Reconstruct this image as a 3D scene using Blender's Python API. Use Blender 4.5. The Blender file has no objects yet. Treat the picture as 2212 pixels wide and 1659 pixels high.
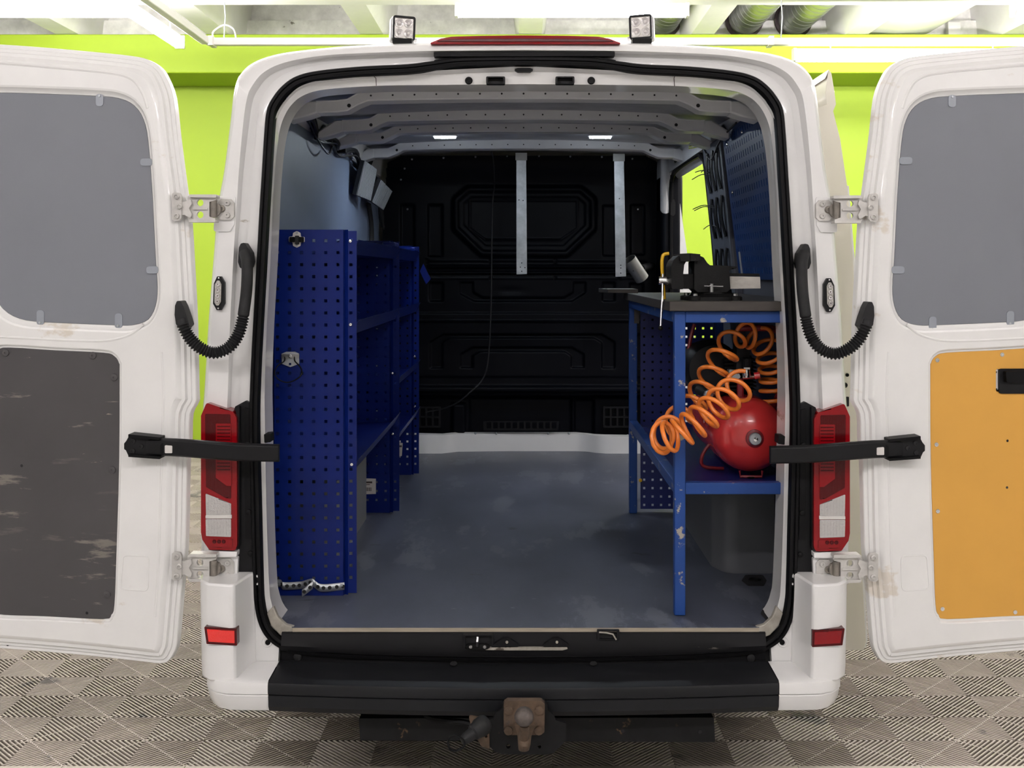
import bpy, bmesh, math, random
import numpy as np
from mathutils import Vector, Matrix
from mathutils.geometry import tessellate_polygon
random.seed(7)
PI = math.pi
scene = bpy.context.scene
COL = scene.collection

# ---------------------------------------------------------------- camera, world, exposure
F, CX, CY, CAMY, CAMZ = 2386.0, 1131.0, 590.0, -3.36, 1.61
cd = bpy.data.cameras.new('camera')
cam = bpy.data.objects.new('camera', cd); COL.objects.link(cam)
cam.location = (0, CAMY, CAMZ); cam.rotation_euler = (PI / 2, 0, 0)
cd.sensor_width = 36; cd.lens = F / 2212 * 36
cd.shift_x = (1106 - CX) / 2212; cd.shift_y = (CY - 829.5) / 2212
cd.clip_start = 0.05
scene.camera = cam
W = bpy.data.worlds.new('world'); scene.world = W; W.use_nodes = True
W.node_tree.nodes['Background'].inputs[0].default_value = (0.9, 0.95, 1, 1)
W.node_tree.nodes['Background'].inputs[1].default_value = 0.15
scene.view_settings.view_transform = 'Standard'; scene.view_settings.look = 'None'
scene.view_settings.gamma = 1; scene.view_settings.use_curve_mapping = False
scene.view_settings.exposure = 0.0
LAMP = 100.0          # emission of the ceiling light tubes
CABIN = 460.0       # emission of the two small load-space lights


# ---------------------------------------------------------------- materials
def sl(c):
    c = c / 255.0
    return c / 12.92 if c <= .04045 else ((c + .055) / 1.055) ** 2.4


def rgb(r, g, b): return (sl(r), sl(g), sl(b), 1)


MATS = {}


def mat(name, col, rough=.5, metal=0.0, coat=0.0, var=None, bump=None, wear=None, emit=None, spec=None, trans=0, alpha=None, world=False):
    """var=(scale, amount[, stretch]) colour variation; bump=(scale,strength); wear=(colour, scale, threshold[, stretch])."""
    m = bpy.data.materials.new(name); m.use_nodes = True
    nt = m.node_tree; b = nt.nodes['Principled BSDF']
    b.inputs['Base Color'].default_value = col
    b.inputs['Roughness'].default_value = rough; b.inputs['Metallic'].default_value = metal
    b.inputs['Coat Weight'].default_value = coat; b.inputs['Coat Roughness'].default_value = .06
    if spec is not None: b.inputs['Specular IOR Level'].default_value = spec
    if trans: b.inputs['Transmission Weight'].default_value = trans
    if alpha is not None: b.inputs['Alpha'].default_value = alpha
    tc = nt.nodes.new('ShaderNodeTexCoord')
    src = nt.nodes.new('ShaderNodeNewGeometry').outputs['Position'] if world else tc.outputs['Object']

    def coords(st):
        if not st: return src
        mp = nt.nodes.new('ShaderNodeMapping'); mp.inputs['Scale'].default_value = st
        nt.links.new(src, mp.inputs['Vector']); return mp.outputs['Vector']

    def noise(scale, st=None, detail=5):
        n = nt.nodes.new('ShaderNodeTexNoise'); n.inputs['Scale'].default_value = scale
        n.inputs['Detail'].default_value = detail; n.inputs['Roughness'].default_value = .65
        nt.links.new(coords(st), n.inputs['Vector']); return n.outputs['Fac']
    cur = None
    if var:
        r = nt.nodes.new('ShaderNodeValToRGB')
        a = var[1]
        r.color_ramp.elements[0].position = .3; r.color_ramp.elements[1].position = .7
        r.color_ramp.elements[0].color = [max(0, c * (1 - a)) for c in col[:3]] + [1]
        r.color_ramp.elements[1].color = [min(1, c * (1 + a)) for c in col[:3]] + [1]
        nt.links.new(noise(var[0], var[2] if len(var) > 2 else None), r.inputs[0]); cur = r.outputs[0]
    ws = wear if isinstance(wear, list) else ([wear] if wear else [])
    for w in ws:
        mx = nt.nodes.new('ShaderNodeMix'); mx.data_type = 'RGBA'
        rr = nt.nodes.new('ShaderNodeValToRGB')
        rr.color_ramp.elements[0].position = w[2]; rr.color_ramp.elements[1].position = min(1, w[2] + .035)
        nt.links.new(noise(w[1], w[3] if len(w) > 3 else None, 7), rr.inputs[0])
        nt.links.new(rr.outputs[0], mx.inputs[0])
        if cur: nt.links.new(cur, mx.inputs[6])
        else: mx.inputs[6].default_value = col
        mx.inputs[7].default_value = w[0]
        cur = mx.outputs[2]
    if cur: nt.links.new(cur, b.inputs['Base Color'])
    if bump:
        bn = nt.nodes.new('ShaderNodeBump'); bn.inputs['Strength'].default_value = bump[1]
        bn.inputs['Distance'].default_value = .002
        nt.links.new(noise(bump[0], bump[2] if len(bump) > 2 else None), bn.inputs['Height'])
        nt.links.new(bn.outputs[0], b.inputs['Normal'])
    if emit:
        b.inputs['Emission Color'].default_value = emit[0]; b.inputs['Emission Strength'].default_value = emit[1]
    MATS[name] = m
    return m


M = dict(
    paint=mat('white_paint', (.70, .695, .685, 1), .28, coat=.6, var=(5, .03), wear=(rgb(150, 140, 122), 3.0, .70, (1, 1, 2.5))),
    paintdoor=mat('door_paint', (.72, .715, .70, 1), .3, coat=.5, var=(4, .04), wear=[(rgb(206, 199, 188), 2.6, .60, (1, 1, 1.6)), (rgb(190, 181, 165), 5, .70, (1.4, 1, .8)), (rgb(80, 74, 66), 26, .765, (.5, .5, 1.2))]),
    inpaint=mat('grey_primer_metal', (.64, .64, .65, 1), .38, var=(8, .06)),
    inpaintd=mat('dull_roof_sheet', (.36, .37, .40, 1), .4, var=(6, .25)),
    cream=mat('cream_paint', (.62, .59, .50, 1), .35, coat=.2),
    rubber=mat('black_rubber', (.003, .003, .0035, 1), .5, spec=.14),
    rubberg=mat('dusty_rubber', (.013, .013, .014, 1), .6, spec=.25, var=(30, .35)),
    plastic=mat('black_plastic', (.005, .005, .006, 1), .48, spec=.22, var=(10, .2), bump=(500, .1)),
    bump_pl=mat('bumper_plastic', (.007, .0075, .009, 1), .5, spec=.25, var=(6, .2), bump=(700, .12), wear=(rgb(90, 88, 84), 9, .735, (.35, 1, 1))),
    sill_pl=mat('scuffed_sill_plastic', (.005, .005, .006, 1), .5, spec=.2, wear=(rgb(88, 84, 78), 14, .67, (.3, 1, 1))),
    bulk=mat('bulkhead_black', (.0022, .0026, .0045, 1), .42, spec=.09, var=(5, .2)),
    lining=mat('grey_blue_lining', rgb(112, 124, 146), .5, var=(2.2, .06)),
    blank=mat('grey_window_blank', rgb(112, 115, 122), .55, var=(1.2, .05), bump=(400, .06), wear=(rgb(105, 108, 112), 3, .73, (.5, 1, 1.6))),
    charcoal=mat('charcoal_board', rgb(62, 60, 61), .6, var=(3, .1), wear=[(rgb(84, 80, 77), 4, .58, (.3, 1, 1.9)), (rgb(108, 103, 96), 9, .62, (.3, 1, 2.2)), (rgb(135, 127, 114), 16, .69, (.35, 1, 1.6))]),
    ochre=mat('ochre_board', rgb(203, 150, 62), .6, var=(3, .04), bump=(500, .06), wear=[(rgb(160, 120, 62), 6, .735), (rgb(60, 48, 30), 30, .81)]),
    liningd=mat('dark_and_shaded_lining', rgb(70, 74, 86), .55, var=(3, .1)),  # dark pillar grey; on the right wall it paints in the under-bench shade
    floor=mat('grey_floor_sheet', rgb(74, 78, 91), .38, var=(3.0, .28, (1, .5, 1)), bump=(300, .2), wear=[(rgb(92, 96, 107), 5, .57, (1, .35, 1)), (rgb(118, 121, 128), 16, .68, (.5, 1.2, 1)), (rgb(46, 46, 51), 5, .66, (.6, 1, 1))]),
    plyedge=mat('plywood_edge', rgb(152, 142, 126), .7, var=(30, .25, (.3, 1, 6))),
    rack=mat('navy_powder_coat', (.002, .0105, .110, 1), .32, spec=.2, var=(4, .12), bump=(160, .05), wear=[(rgb(120, 118, 122), 9, .735), (rgb(60, 62, 70), 4, .70, (.5, 1, 2.5))]),
    rackd=mat('navy_shelf_metal', (.003, .011, .115, 1), .32, spec=.2, var=(4, .12)),
    bench=mat('bench_blue_paint', (.011, .048, .205, 1), .42, spec=.3, var=(5, .08), wear=(rgb(150, 144, 134), 17, .61)),
    peg=mat('pegboard_blue', (.003, .030, .14, 1), .45, spec=.2, var=(3, .15), wear=(rgb(25, 30, 40), 9, .73)),
    pegd=mat('navy_panel_dark', (.008, .016, .12, 1), .35),
    wood=mat('worn_bench_board', rgb(46, 41, 37), .6, var=(9, .35, (1, 5, 5)), wear=(rgb(140, 125, 108), 14, .69)),
    steel=mat('bright_steel', (.36, .36, .36, 1), .3, 1, var=(20, .1)),
    galv=mat('galvanised_steel', (.42, .44, .46, 1), .45, .85, var=(14, .25)),
    tubem=mat('brushed_grey_tube', (.24, .24, .235, 1), .4, .8, var=(10, .15)),
    iron=mat('black_cast_iron', (.0045, .0045, .0045, 1), .6, 0, spec=.16, var=(20, .4), bump=(300, .3), wear=(rgb(75, 70, 64), 18, .74)),
    worn=mat('worn_slide_steel', rgb(160, 156, 150), .5, .3, var=(30, .25, (.4, 1, 1)), wear=(rgb(70, 66, 60), 14, .66)),
    yellow=mat('yellow_paint', rgb(214, 168, 28), .35, coat=.3),
    red=mat('red_paint', (.60, .035, .036, 1), .26, coat=.4, var=(5, .1)),
    redd=mat('dull_red_paint', (.20, .010, .016, 1), .38),
    orange=mat('orange_hose_plastic', (.72, .19, .025, 1), .33, coat=.2, var=(10, .1)),
    redlens=mat('red_lens', (.20, .002, .005, 1), .16, coat=.15, spec=.3, bump=(60, .25)),
    redin=mat('dark_red_lens', (.06, .001, .002, 1), .2, coat=.1, spec=.25, bump=(300, .4, (1, 1, .05))),
    refl=mat('red_reflector', (.75, .012, .008, 1), .12, coat=1, bump=(220, .8)),
    clear=mat('clear_ribbed_lens', (.52, .50, .49, 1), .12, .55, coat=1, bump=(160, 1.0)),
    led=mat('led_reflector', (.55, .53, .50, 1), .18, .8),
    chrome=mat('chrome', (.75, .75, .75, 1), .12, 1),
    dirtym=mat('dirty_hinge_metal', (.50, .485, .46, 1), .42, .15, var=(18, .18), wear=(rgb(92, 80, 66), 16, .66)),
    greasy=mat('greasy_hinge_metal', (.20, .18, .155, 1), .35, .3, var=(25, .4)),
    rust=mat('rusty_iron', (.075, .048, .030, 1), .75, .1, var=(22, .45), bump=(120, .5), wear=(rgb(60, 52, 46), 14, .62)),
    ballm=mat('worn_ball_iron', (.085, .07, .063, 1), .5, .3, var=(40, .35), bump=(150, .5)),
    towb=mat('chipped_black_steel', (.006, .006, .0065, 1), .5, 0, spec=.2, var=(20, .3), wear=(rgb(84, 68, 48), 13, .635)),
    green=mat('lime_green_wall', (.31, .45, .015, 1), .6, var=(1.5, .03), bump=(200, .05)),
    white=mat('white_ceiling', (.88, .87, .85, 1), .7, var=(2.5, .05)),
    concrete=mat('grey_concrete', (.84, .83, .80, 1), .8, var=(5, .2), wear=(rgb(120, 116, 106), 6, .68)),
    wallw=mat('pale_wall', (.62, .62, .60, 1), .7, var=(2, .03)),
    apron=mat('light_grey_bounce_floor', (.46, .45, .43, 1), .5, var=(1.5, .08)),
    tile=mat('grey_floor_tile', rgb(158, 149, 139), .5, var=(2.2, .15), wear=(rgb(112, 108, 104), 2.2, .60), world=True),
    gap=mat('dark_subfloor', (.012, .012, .012, 1), .8, spec=.1),
    duct=mat('spiral_duct_steel', (.45, .46, .46, 1), .35, .9),
    railm=mat('white_track', (.70, .69, .66, 1), .45),
    tubeglow=mat('light_tube', (.9, .9, .9, 1), .5, emit=((1, .945, .955, 1), LAMP)),
    cabinside=mat('cabin_light_edge', (.9, .95, 1, 1), .4, emit=((.80, .90, 1, 1), 6.0)),
    cabinglow=mat('cabin_light_lens', (.9, .95, 1, 1), .4, emit=((.80, .90, 1, 1), CABIN)),
    alu=mat('cast_aluminium', (.68, .68, .68, 1), .38, .7),
    paper=mat('white_label', rgb(196, 192, 188), .6),
    ink=mat('dark_ink', rgb(70, 60, 60), .7),
    wire=mat('black_wire', (.008, .008, .009, 1), .5),
    ribl=mat('light_ribbed_plastic', rgb(150, 152, 156), .5),
    ribd=mat('grey_ribbed_back', rgb(30, 31, 35), .6),
    clipm=mat('clear_clip', rgb(140, 145, 153), .25, coat=.4),
    wireh=mat('yellow_wire', rgb(190, 200, 60), .5),
    dark=mat('shadow_black', (.004, .004, .005, 1), .7),
    grime=mat('grimy_white', rgb(150, 145, 135), .55, var=(20, .3), wear=(rgb(70, 62, 54), 16, .62)),
    arch=mat('grey_arch_cover', rgb(82, 84, 88), .6, var=(4, .06)),
    tyre=mat('tyre_rubber', (.015, .015, .015, 1), .8),
)
# the lens-pattern floor sheet and chequered variation stay in the material; everything else is geometry


# ---------------------------------------------------------------- geometry helpers
def at(px, py, Y):
    d = Y - CAMY
    return Vector(((px - CX) / F * d, Y, CAMZ - (py - CY) / F * d))


def cat(pts, n=5, closed=False):
    """Catmull-Rom through points (any dimension)."""
    P = [Vector(p) for p in pts]; N = len(P); out = []
    for i in range(N if closed else N - 1):
        if closed: a, b, c, d = P[i - 1], P[i], P[(i + 1) % N], P[(i + 2) % N]
        else: a, b, c, d = P[max(i - 1, 0)], P[i], P[i + 1], P[min(i + 2, N - 1)]
        for k in range(n):
            t = k / n
            out.append(.5 * ((2 * b) + (c - a) * t + (2 * a - 5 * b + 4 * c - d) * t * t + (3 * b - a - 3 * c + d) * t ** 3))
    if not closed: out.append(P[-1])
    return out


def rnd(pts, r, n=5):
    """fillet the corners of a 2-D polygon; r may be a list."""
    out = []; N = len(pts)
    for i, p in enumerate(pts):
        rr = r[i] if isinstance(r, (list, tuple)) else r
        p = Vector(p[:2]); a = Vector(pts[i - 1][:2]) - p; b = Vector(pts[(i + 1) % N][:2]) - p
        la, lb = a.length, b.length
        if rr <= 0 or la < 1e-9 or lb < 1e-9: out.append(tuple(p)); continue
        ang = a.angle(b)
        t = min(rr / max(math.tan(ang / 2), 1e-3), la * .48, lb * .48)
        p0 = p + a * (t / la); p1 = p + b * (t / lb)
        for k in range(n + 1):
            s = k / n
            q = p0 * (1 - s) ** 2 + p * 2 * s * (1 - s) + p1 * s * s
            out.append(tuple(q))
    return out


def rect(x0, y0, x1, y1): return [(x0, y0), (x1, y0), (x1, y1), (x0, y1)]


def circ(cx, cy, r, n=16, ry=None):
    return [(cx + r * math.cos(2 * PI * k / n), cy + (ry or r) * math.sin(2 * PI * k / n)) for k in range(n)]


def inset(pts, d):
    """offset of a closed polygon, inward for positive d (either winding)."""
    N = len(pts); A = sum(pts[i - 1][0] * pts[i][1] - pts[i][0] * pts[i - 1][1] for i in range(N))
    s = 1 if A > 0 else -1; out = []
    for i in range(N):
        a = Vector(pts[i - 1][:2]); p = Vector(pts[i][:2]); c = Vector(pts[(i + 1) % N][:2])
        e1 = (p - a); e2 = (c - p)
        n1 = Vector((-e1.y, e1.x)).normalized() if e1.length > 1e-9 else Vector((0, 0))
        n2 = Vector((-e2.y, e2.x)).normalized() if e2.length > 1e-9 else n1
        n = (n1 + n2); n = n.normalized() if n.length > 1e-6 else n1
        k = 1 / max(.5, n.dot(n1) if n1.length else 1)
        out.append(tuple(p + n * d * s * k))
    return out


ORG = {}


class MB:
    def __init__(s): s.v = []; s.f = []; s.mi = []; s.cur = 0

    def face(s, idx): s.f.append(tuple(idx)); s.mi.append(s.cur)

    def poly(s, pts):
        b = len(s.v); s.v += [tuple(p) for p in pts]; s.face(range(b, b + len(pts))); return s

    def box(s, x0, x1, y0, y1, z0, z1):
        b = len(s.v)
        s.v += [(x0, y0, z0), (x1, y0, z0), (x1, y1, z0), (x0, y1, z0), (x0, y0, z1), (x1, y0, z1), (x1, y1, z1), (x0, y1, z1)]
        for q in ((0, 3, 2, 1), (4, 5, 6, 7), (0, 1, 5, 4), (1, 2, 6, 5), (2, 3, 7, 6), (3, 0, 4, 7)): s.face([b + i for i in q])
        return s

    def prism(s, loops, fn, w0, w1, back=True):
        """polygon with holes (list of loops of (u,v)) through fn(u,v,w) between w0 and w1."""
        if not isinstance(loops[0][0], (tuple, list, Vector)): loops = [loops]
        flat = [p for l in loops for p in l]
        tris = tessellate_polygon([[Vector((p[0], p[1], 0)) for p in l] for l in loops])
        b = len(s.v); n = len(flat)
        s.v += [tuple(fn(p[0], p[1], w0)) for p in flat] + [tuple(fn(p[0], p[1], w1)) for p in flat]
        for t in tris:
            s.face([b + i for i in t])
            if back: s.face([b + n + i for i in reversed(t)])
        k = 0
        for l in loops:
            for i in range(len(l)):
                j = (i + 1) % len(l)
                s.face((b + k + i, b + k + j, b + n + k + j, b + n + k + i))
            k += len(l)
        return s

    def px(s, loops, Y, t):
        """outline in photo pixels standing at depth Y, t metres thick."""
        def fn(u, v, w):
            p = at(u, v, Y); return (p.x, Y + w, p.z)
        return s.prism(loops, fn, 0, t)

    def xz(s, loops, y0, y1): return s.prism(loops, lambda u, v, w: (u, w, v), y0, y1)
    def xy(s, loops, z0, z1): return s.prism(loops, lambda u, v, w: (u, v, w), z0, z1)
    def yz(s, loops, x0, x1): return s.prism(loops, lambda u, v, w: (w, u, v), x0, x1)

    def loft(s, rings, closed=False, cap0=False, cap1=False):
        b = len(s.v); n = len(rings[0])
        for r in rings: s.v += [tuple(p) for p in r]
        for k in range(len(rings) - 1):
            for i in range(n if closed else n - 1):
                j = (i + 1) % n
                s.face((b + k * n + i, b + k * n + j, b + (k + 1) * n + j, b + (k + 1) * n + i))
        if cap0: s.face([b + i for i in reversed(range(n))])
        if cap1: s.face([b + (len(rings) - 1) * n + i for i in range(n)])
        return s

    def tube(s, path, r, n=8, closed=False, caps=True, flat=1.0):
        P = [Vector(p) for p in path]; N = len(P); rings = []; up = None
        for i, p in enumerate(P):
            a = P[i - 1] if (i or closed) else p; c = P[(i + 1) % N] if (i < N - 1 or closed) else p
            t = (c - a).normalized()
            if up is None: up = Vector((0, 0, 1)) if abs(t.z) < .9 else Vector((0, 1, 0))
            x = (up - t * up.dot(t)).normalized(); y = t.cross(x); up = x
            rr = r[i] if isinstance(r, (list, tuple)) else r
            rings.append([p + x * rr * math.cos(2 * PI * k / n) + y * rr * flat * math.sin(2 * PI * k / n) for k in range(n)])
        if closed: rings.append(rings[0])
        return s.loft(rings, True, caps and not closed, caps and not closed)

    def lathe(s, prof, o, axis='z', n=20, arc=None):
        """profile [(radius, height)] about an axis through o; axis a letter or a vector."""
        o = Vector(o); ax = {'x': Vector((1, 0, 0)), 'y': Vector((0, 1, 0)), 'z': Vector((0, 0, 1))}[axis] if isinstance(axis, str) else Vector(axis).normalized()
        u = Vector((0, 0, 1)) if abs(ax.z) < .9 else Vector((1, 0, 0))
        u = (u - ax * u.dot(ax)).normalized(); w = ax.cross(u)
        rings = [[o + ax * h + (u * math.cos(2 * PI * k / n) + w * math.sin(2 * PI * k / n)) * max(r, 1e-5) for k in range(n)] for r, h in prof]
        return s.loft(rings, True, prof[0][0] > 1e-4, prof[-1][0] > 1e-4)

    def cyl(s, p0, p1, r, n=14, r1=None):
        p0 = Vector(p0); p1 = Vector(p1); d = p1 - p0
        return s.lathe([(r, 0), (r1 if r1 is not None else r, d.length)], p0, d, n)

    def ball(s, c, r, n=14, m=8, sq=(1, 1, 1)):
        c = Vector(c); rings = []
        for i in range(m + 1):
            a = PI * i / m
            rr = max(math.sin(a) * r, 1e-5)
            rings.append([c + Vector((rr * math.cos(2 * PI * k / n) * sq[0], rr * math.sin(2 * PI * k / n) * sq[1], math.cos(a) * r * sq[2])) for k in range(n)])
        return s.loft(rings, True)

    def perf(s, us, vs, hw, hh, u0, u1, v0, v1, fn, t, skip=()):
        """sheet with rectangular holes at every (u,v) of us x vs, real thickness."""
        gu = [u0] + [q for c in us for q in (c - hw, c + hw)] + [u1]
        gv = [v0] + [q for c in vs for q in (c - hh, c + hh)] + [v1]
        b = len(s.v); nu, nv = len(gu), len(gv)
        for w in (0, t):
            for v in gv:
                for u in gu: s.v.append(tuple(fn(u, v, w)))
        id_ = lambda i, j, k: b + k * nu * nv + j * nu + i
        hole = lambda i, j: 0 <= i < nu - 1 and 0 <= j < nv - 1 and i % 2 == 1 and j % 2 == 1 and ((i - 1) // 2, (j - 1) // 2) not in skip
        solid = lambda i, j: 0 <= i < nu - 1 and 0 <= j < nv - 1 and not hole(i, j)
        for i in range(nu - 1):
            for j in range(nv - 1):
                if hole(i, j): continue
                s.face((id_(i, j, 0), id_(i + 1, j, 0), id_(i + 1, j + 1, 0), id_(i, j + 1, 0)))
                s.face((id_(i, j, 1), id_(i, j + 1, 1), id_(i + 1, j + 1, 1), id_(i + 1, j, 1)))
                if not solid(i - 1, j): s.face((id_(i, j, 0), id_(i, j + 1, 0), id_(i, j + 1, 1), id_(i, j, 1)))
                if not solid(i + 1, j): s.face((id_(i + 1, j, 0), id_(i + 1, j, 1), id_(i + 1, j + 1, 1), id_(i + 1, j + 1, 0)))
                if not solid(i, j - 1): s.face((id_(i, j, 0), id_(i, j, 1), id_(i + 1, j, 1), id_(i + 1, j, 0)))
                if not solid(i, j + 1): s.face((id_(i, j + 1, 0), id_(i + 1, j + 1, 0), id_(i + 1, j + 1, 1), id_(i, j + 1, 1)))
        return s

    def mesh(s, name, mats, org=(0, 0, 0), smooth=35, fix=True):
        me = bpy.data.meshes.new(name)
        o = Vector(org)
        me.from_pydata([tuple(Vector(v) - o) for v in s.v], [], s.f)
        for m in (mats if isinstance(mats, (list, tuple)) else [mats]): me.materials.append(M[m] if isinstance(m, str) else m)
        if isinstance(mats, (list, tuple)): me.polygons.foreach_set('material_index', s.mi)
        if fix:
            bm = bmesh.new(); bm.from_mesh(me); bmesh.ops.recalc_face_normals(bm, faces=bm.faces); bm.to_mesh(me); bm.free()
        if smooth:
            me.polygons.foreach_set('use_smooth', [True] * len(me.polygons))
            me.set_sharp_from_angle(angle=math.radians(smooth))
        me.update(); return me

    def build(s, name, mats, parent=None, bev=0, smooth=35, seg=2, label=None, org=None, fix=True):
        if parent is not None: org = ORG.get(parent.name, (0, 0, 0))
        elif org is None: org = (0, 0, 0)
        me = s.mesh(name, mats, org, smooth, fix)
        o = bpy.data.objects.new(name, me); COL.objects.link(o)
        if parent is not None: o.parent = parent
        else: o.location = org
        ORG[o.name] = tuple(org)
        if bev:
            b = o.modifiers.new('bevel', 'BEVEL'); b.width = bev; b.segments = seg; b.limit_method = 'ANGLE'; b.angle_limit = math.radians(40)
        if label: o['label'] = label
        return o


def tag(o, label, cat_=None, group=None, kind=None):
    o['label'] = label
    if cat_: o['category'] = cat_
    if group: o['group'] = group
    if kind: o['kind'] = kind
    return o


def thing(name, label, cat_, loc, group=None):
    o = bpy.data.objects.new(name, None); COL.objects.link(o); o.location = loc; o.empty_display_size = .1
    ORG[o.name] = tuple(loc)
    return tag(o, label, cat_, group)


def struct(name, mb, m, label, bev=0, **k):
    o = mb.build(name, m, None, bev, **k); return tag(o, label, None, None, 'structure')


def text(name, body, size, mat_, parent, mtx, ext=.0004):
    cu = bpy.data.curves.new(name, 'FONT'); cu.body = body; cu.size = size; cu.extrude = ext
    cu.align_x = 'CENTER'; cu.align_y = 'CENTER'
    tmp = bpy.data.objects.new(name + '_curve', cu); COL.objects.link(tmp); cu.materials.append(M[mat_])
    dg = bpy.context.evaluated_depsgraph_get(); me = bpy.data.meshes.new_from_object(tmp.evaluated_get(dg))
    bpy.data.objects.remove(tmp); bpy.data.curves.remove(cu)
    o = bpy.data.objects.new(name, me); COL.objects.link(o)
    o.parent = parent; o.matrix_local = Matrix.Translation(-Vector(ORG.get(parent.name, (0, 0, 0)))) @ mtx
    return o


# ---------------------------------------------------------------- the hall
WALLY, BEAMY, CEIL = 7.0, 6.3, 4.12
fl = struct('floor', MB().poly([(-7, -9, -.030), (7, -9, -.030), (7, WALLY, -.030), (-7, WALLY, -.030)]), 'gap', 'workshop floor of ribbed grey plastic tiles under the van')
# one ribbed tile: four 0.2 m cells of diagonal ribs, concentric diamonds about its centre and its corners
tm = MB()
for ci in (0, 1):
    for cj in (0, 1):
        ox, oy = ci * .2 - .2, cj * .2 - .2
        flip = (ci + cj) % 2 == 0
        def pt(x, y, z): return (ox + x, oy + (y if flip else .2 - y), z)
        for k in range(20):
            sc = .01 + k * .02
            def ends(s_):
                s_ = min(max(s_, .001), .399)
                return ((s_, .0), (.0, s_)) if s_ < .2 else ((.2, s_ - .2), (s_ - .2, .2))
            prof_ = [(-.0012, -.029), (-.0012, -.0042), (-.0047, -.0034), (-.0046, -.0022), (-.0036, -.0009), (-.0015, -.0002), (.0015, -.0002), (.0036, -.0009), (.0046, -.0022), (.0047, -.0034), (.0012, -.0042), (.0012, -.029)]
            tm.loft([[pt(*ends(sc + ds)[q], z_) for ds, z_ in prof_] for q in (0, 1)])
        w = .0028
        tm.poly([pt(w, 0, -.0015), pt(.2, .2 - w, -.0015), pt(.2 - w, .2, -.0015), pt(0, w, -.0015)])
tile_me = tm.mesh('floor_tile', 'tile', smooth=60, fix=True)
em = MB().box(-.199, .199, -.199, .199, -.029, 0)
edge_me = em.mesh('edge_tile', 'tile', smooth=0)
MB().box(-7, 7, -9, -.152, -.029, -.001).build('bounce_floor', 'apron', fl)  # unseen pale floor, added to bounce light up into the load space
X0, Y0 = .0956 + .2, .249
ORG[fl.name] = (0, 0, 0)
def place_tile(me, x, y, name):
    o = bpy.data.objects.new(name, me); COL.objects.link(o); o.parent = fl; o.location = (x, y, 0)
nt_ = 0
for r in range(16):
    half = 6 + (2 if r > 3 else 0) + (1 if r > 9 else 0)
    for c in range(-half, half):
        if r > 6 and -3 < c < 2: continue            # wholly hidden under the van
        if nt_ >= 284: continue
        place_tile(tile_me, X0 + c * .4, Y0 + .2 + r * .4, 'floor_tile'); nt_ += 1
for c in range(-8, 8): place_tile(edge_me, X0 + c * .4, Y0 - .2, 'edge_tile')

wb = MB()
wb.box(-7, 7, WALLY, WALLY + .2, -.02, 3.9)
wall_far = struct('wall_back', wb, 'green', 'lime green back wall behind the van')
struct('trim_1', MB().box(-7, 7, BEAMY, WALLY, 3.36, 3.70), 'green', 'lime green beam along the top of the back wall', bev=.01)
struct('trim_2', MB().box(-7, 7, WALLY - .22, WALLY, 3.70, 3.93).box(-7, 7, WALLY - .12, WALLY, 3.93, CEIL), 'concrete', 'grey concrete strip above the green beam')
struct('wall_left', MB().box(-7.2, -7, -9, WALLY, -.02, CEIL), 'wallw', 'pale left wall of the hall')
struct('wall_right', MB().box(7, 7.2, -9, WALLY, -.02, CEIL), 'wallw', 'pale right wall of the hall')
struct('wall_front', MB().box(-7, 7, -9.2, -9, -.02, CEIL), 'wallw', 'pale wall of the hall behind the camera')
struct('ceiling', MB().box(-7, 7, -9, WALLY, CEIL, CEIL + .1), 'white', 'white concrete ceiling slab of the hall')
struct('trim_3', MB().box(-7, 7, 4.55, 5.26, 3.70, CEIL), 'white', 'white cross beam under the hall ceiling', bev=.015)
n = 4
for i, cx_ in enumerate((-5.4, -4.0, -2.68, -1.33, .06, 1.57, 2.92, 4.3, 5.65)):
    mb = MB(); w0, w1 = .10, .17
    mb.xz([(cx_ - w0, 3.705), (cx_ + w0, 3.705), (cx_ + w0 + .03, 3.76), (cx_ + w1, CEIL), (cx_ - w1, CEIL), (cx_ - w0 - .03, 3.76)], -9, WALLY - .01)
    struct('trim_%d' % (n + i), mb, 'white', 'white concrete rib under the hall ceiling'); bpy.data.objects['trim_%d' % (n + i)]['group'] = 'concrete ceiling ribs'


def light_tube(cx_, cy_, z, L, alongx, label, drop=.0, w=.035):
    t = thing('ceiling_light', label, 'ceiling light', (cx_, cy_, z), 'tubular ceiling lights')
    def bx(mb, l, hw, z0, z1):
        if alongx: mb.box(cx_ - l, cx_ + l, cy_ - hw, cy_ + hw, z0, z1)
        else: mb.box(cx_ - hw, cx_ + hw, cy_ - l, cy_ + l, z0, z1)
        return mb
    bx(MB(), L / 2, w, z - .035, z + .03).build('light_tube', 'tubeglow', t, .012)
    bx(MB(), L / 2, w * .28, z + .031, z + .06).build('housing', 'railm', t)
    for s_ in (-1, 1):
        h = MB()
        if alongx: h.box(cx_ + s_ * (L / 2 + .012) - .011, cx_ + s_ * (L / 2 + .012) + .011, cy_ - w, cy_ + w, z - .037, z + .06)
        else: h.box(cx_ - w, cx_ + w, cy_ + s_ * (L / 2 + .012) - .011, cy_ + s_ * (L / 2 + .012) + .011, z - .037, z + .06)
        h.build('end_cap', 'railm', t)
    for s_ in (-.35, .35):
        x_, y_ = (cx_ + L * s_, cy_) if alongx else (cx_, cy_ + L * s_)
        s2 = MB().box(x_ - .004, x_ + .004, y_ - .004, y_ + .004, z + .06, 3.70 if drop == 0 else z + drop)
        s2.build('hanger', 'railm', t)
    return t


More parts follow.
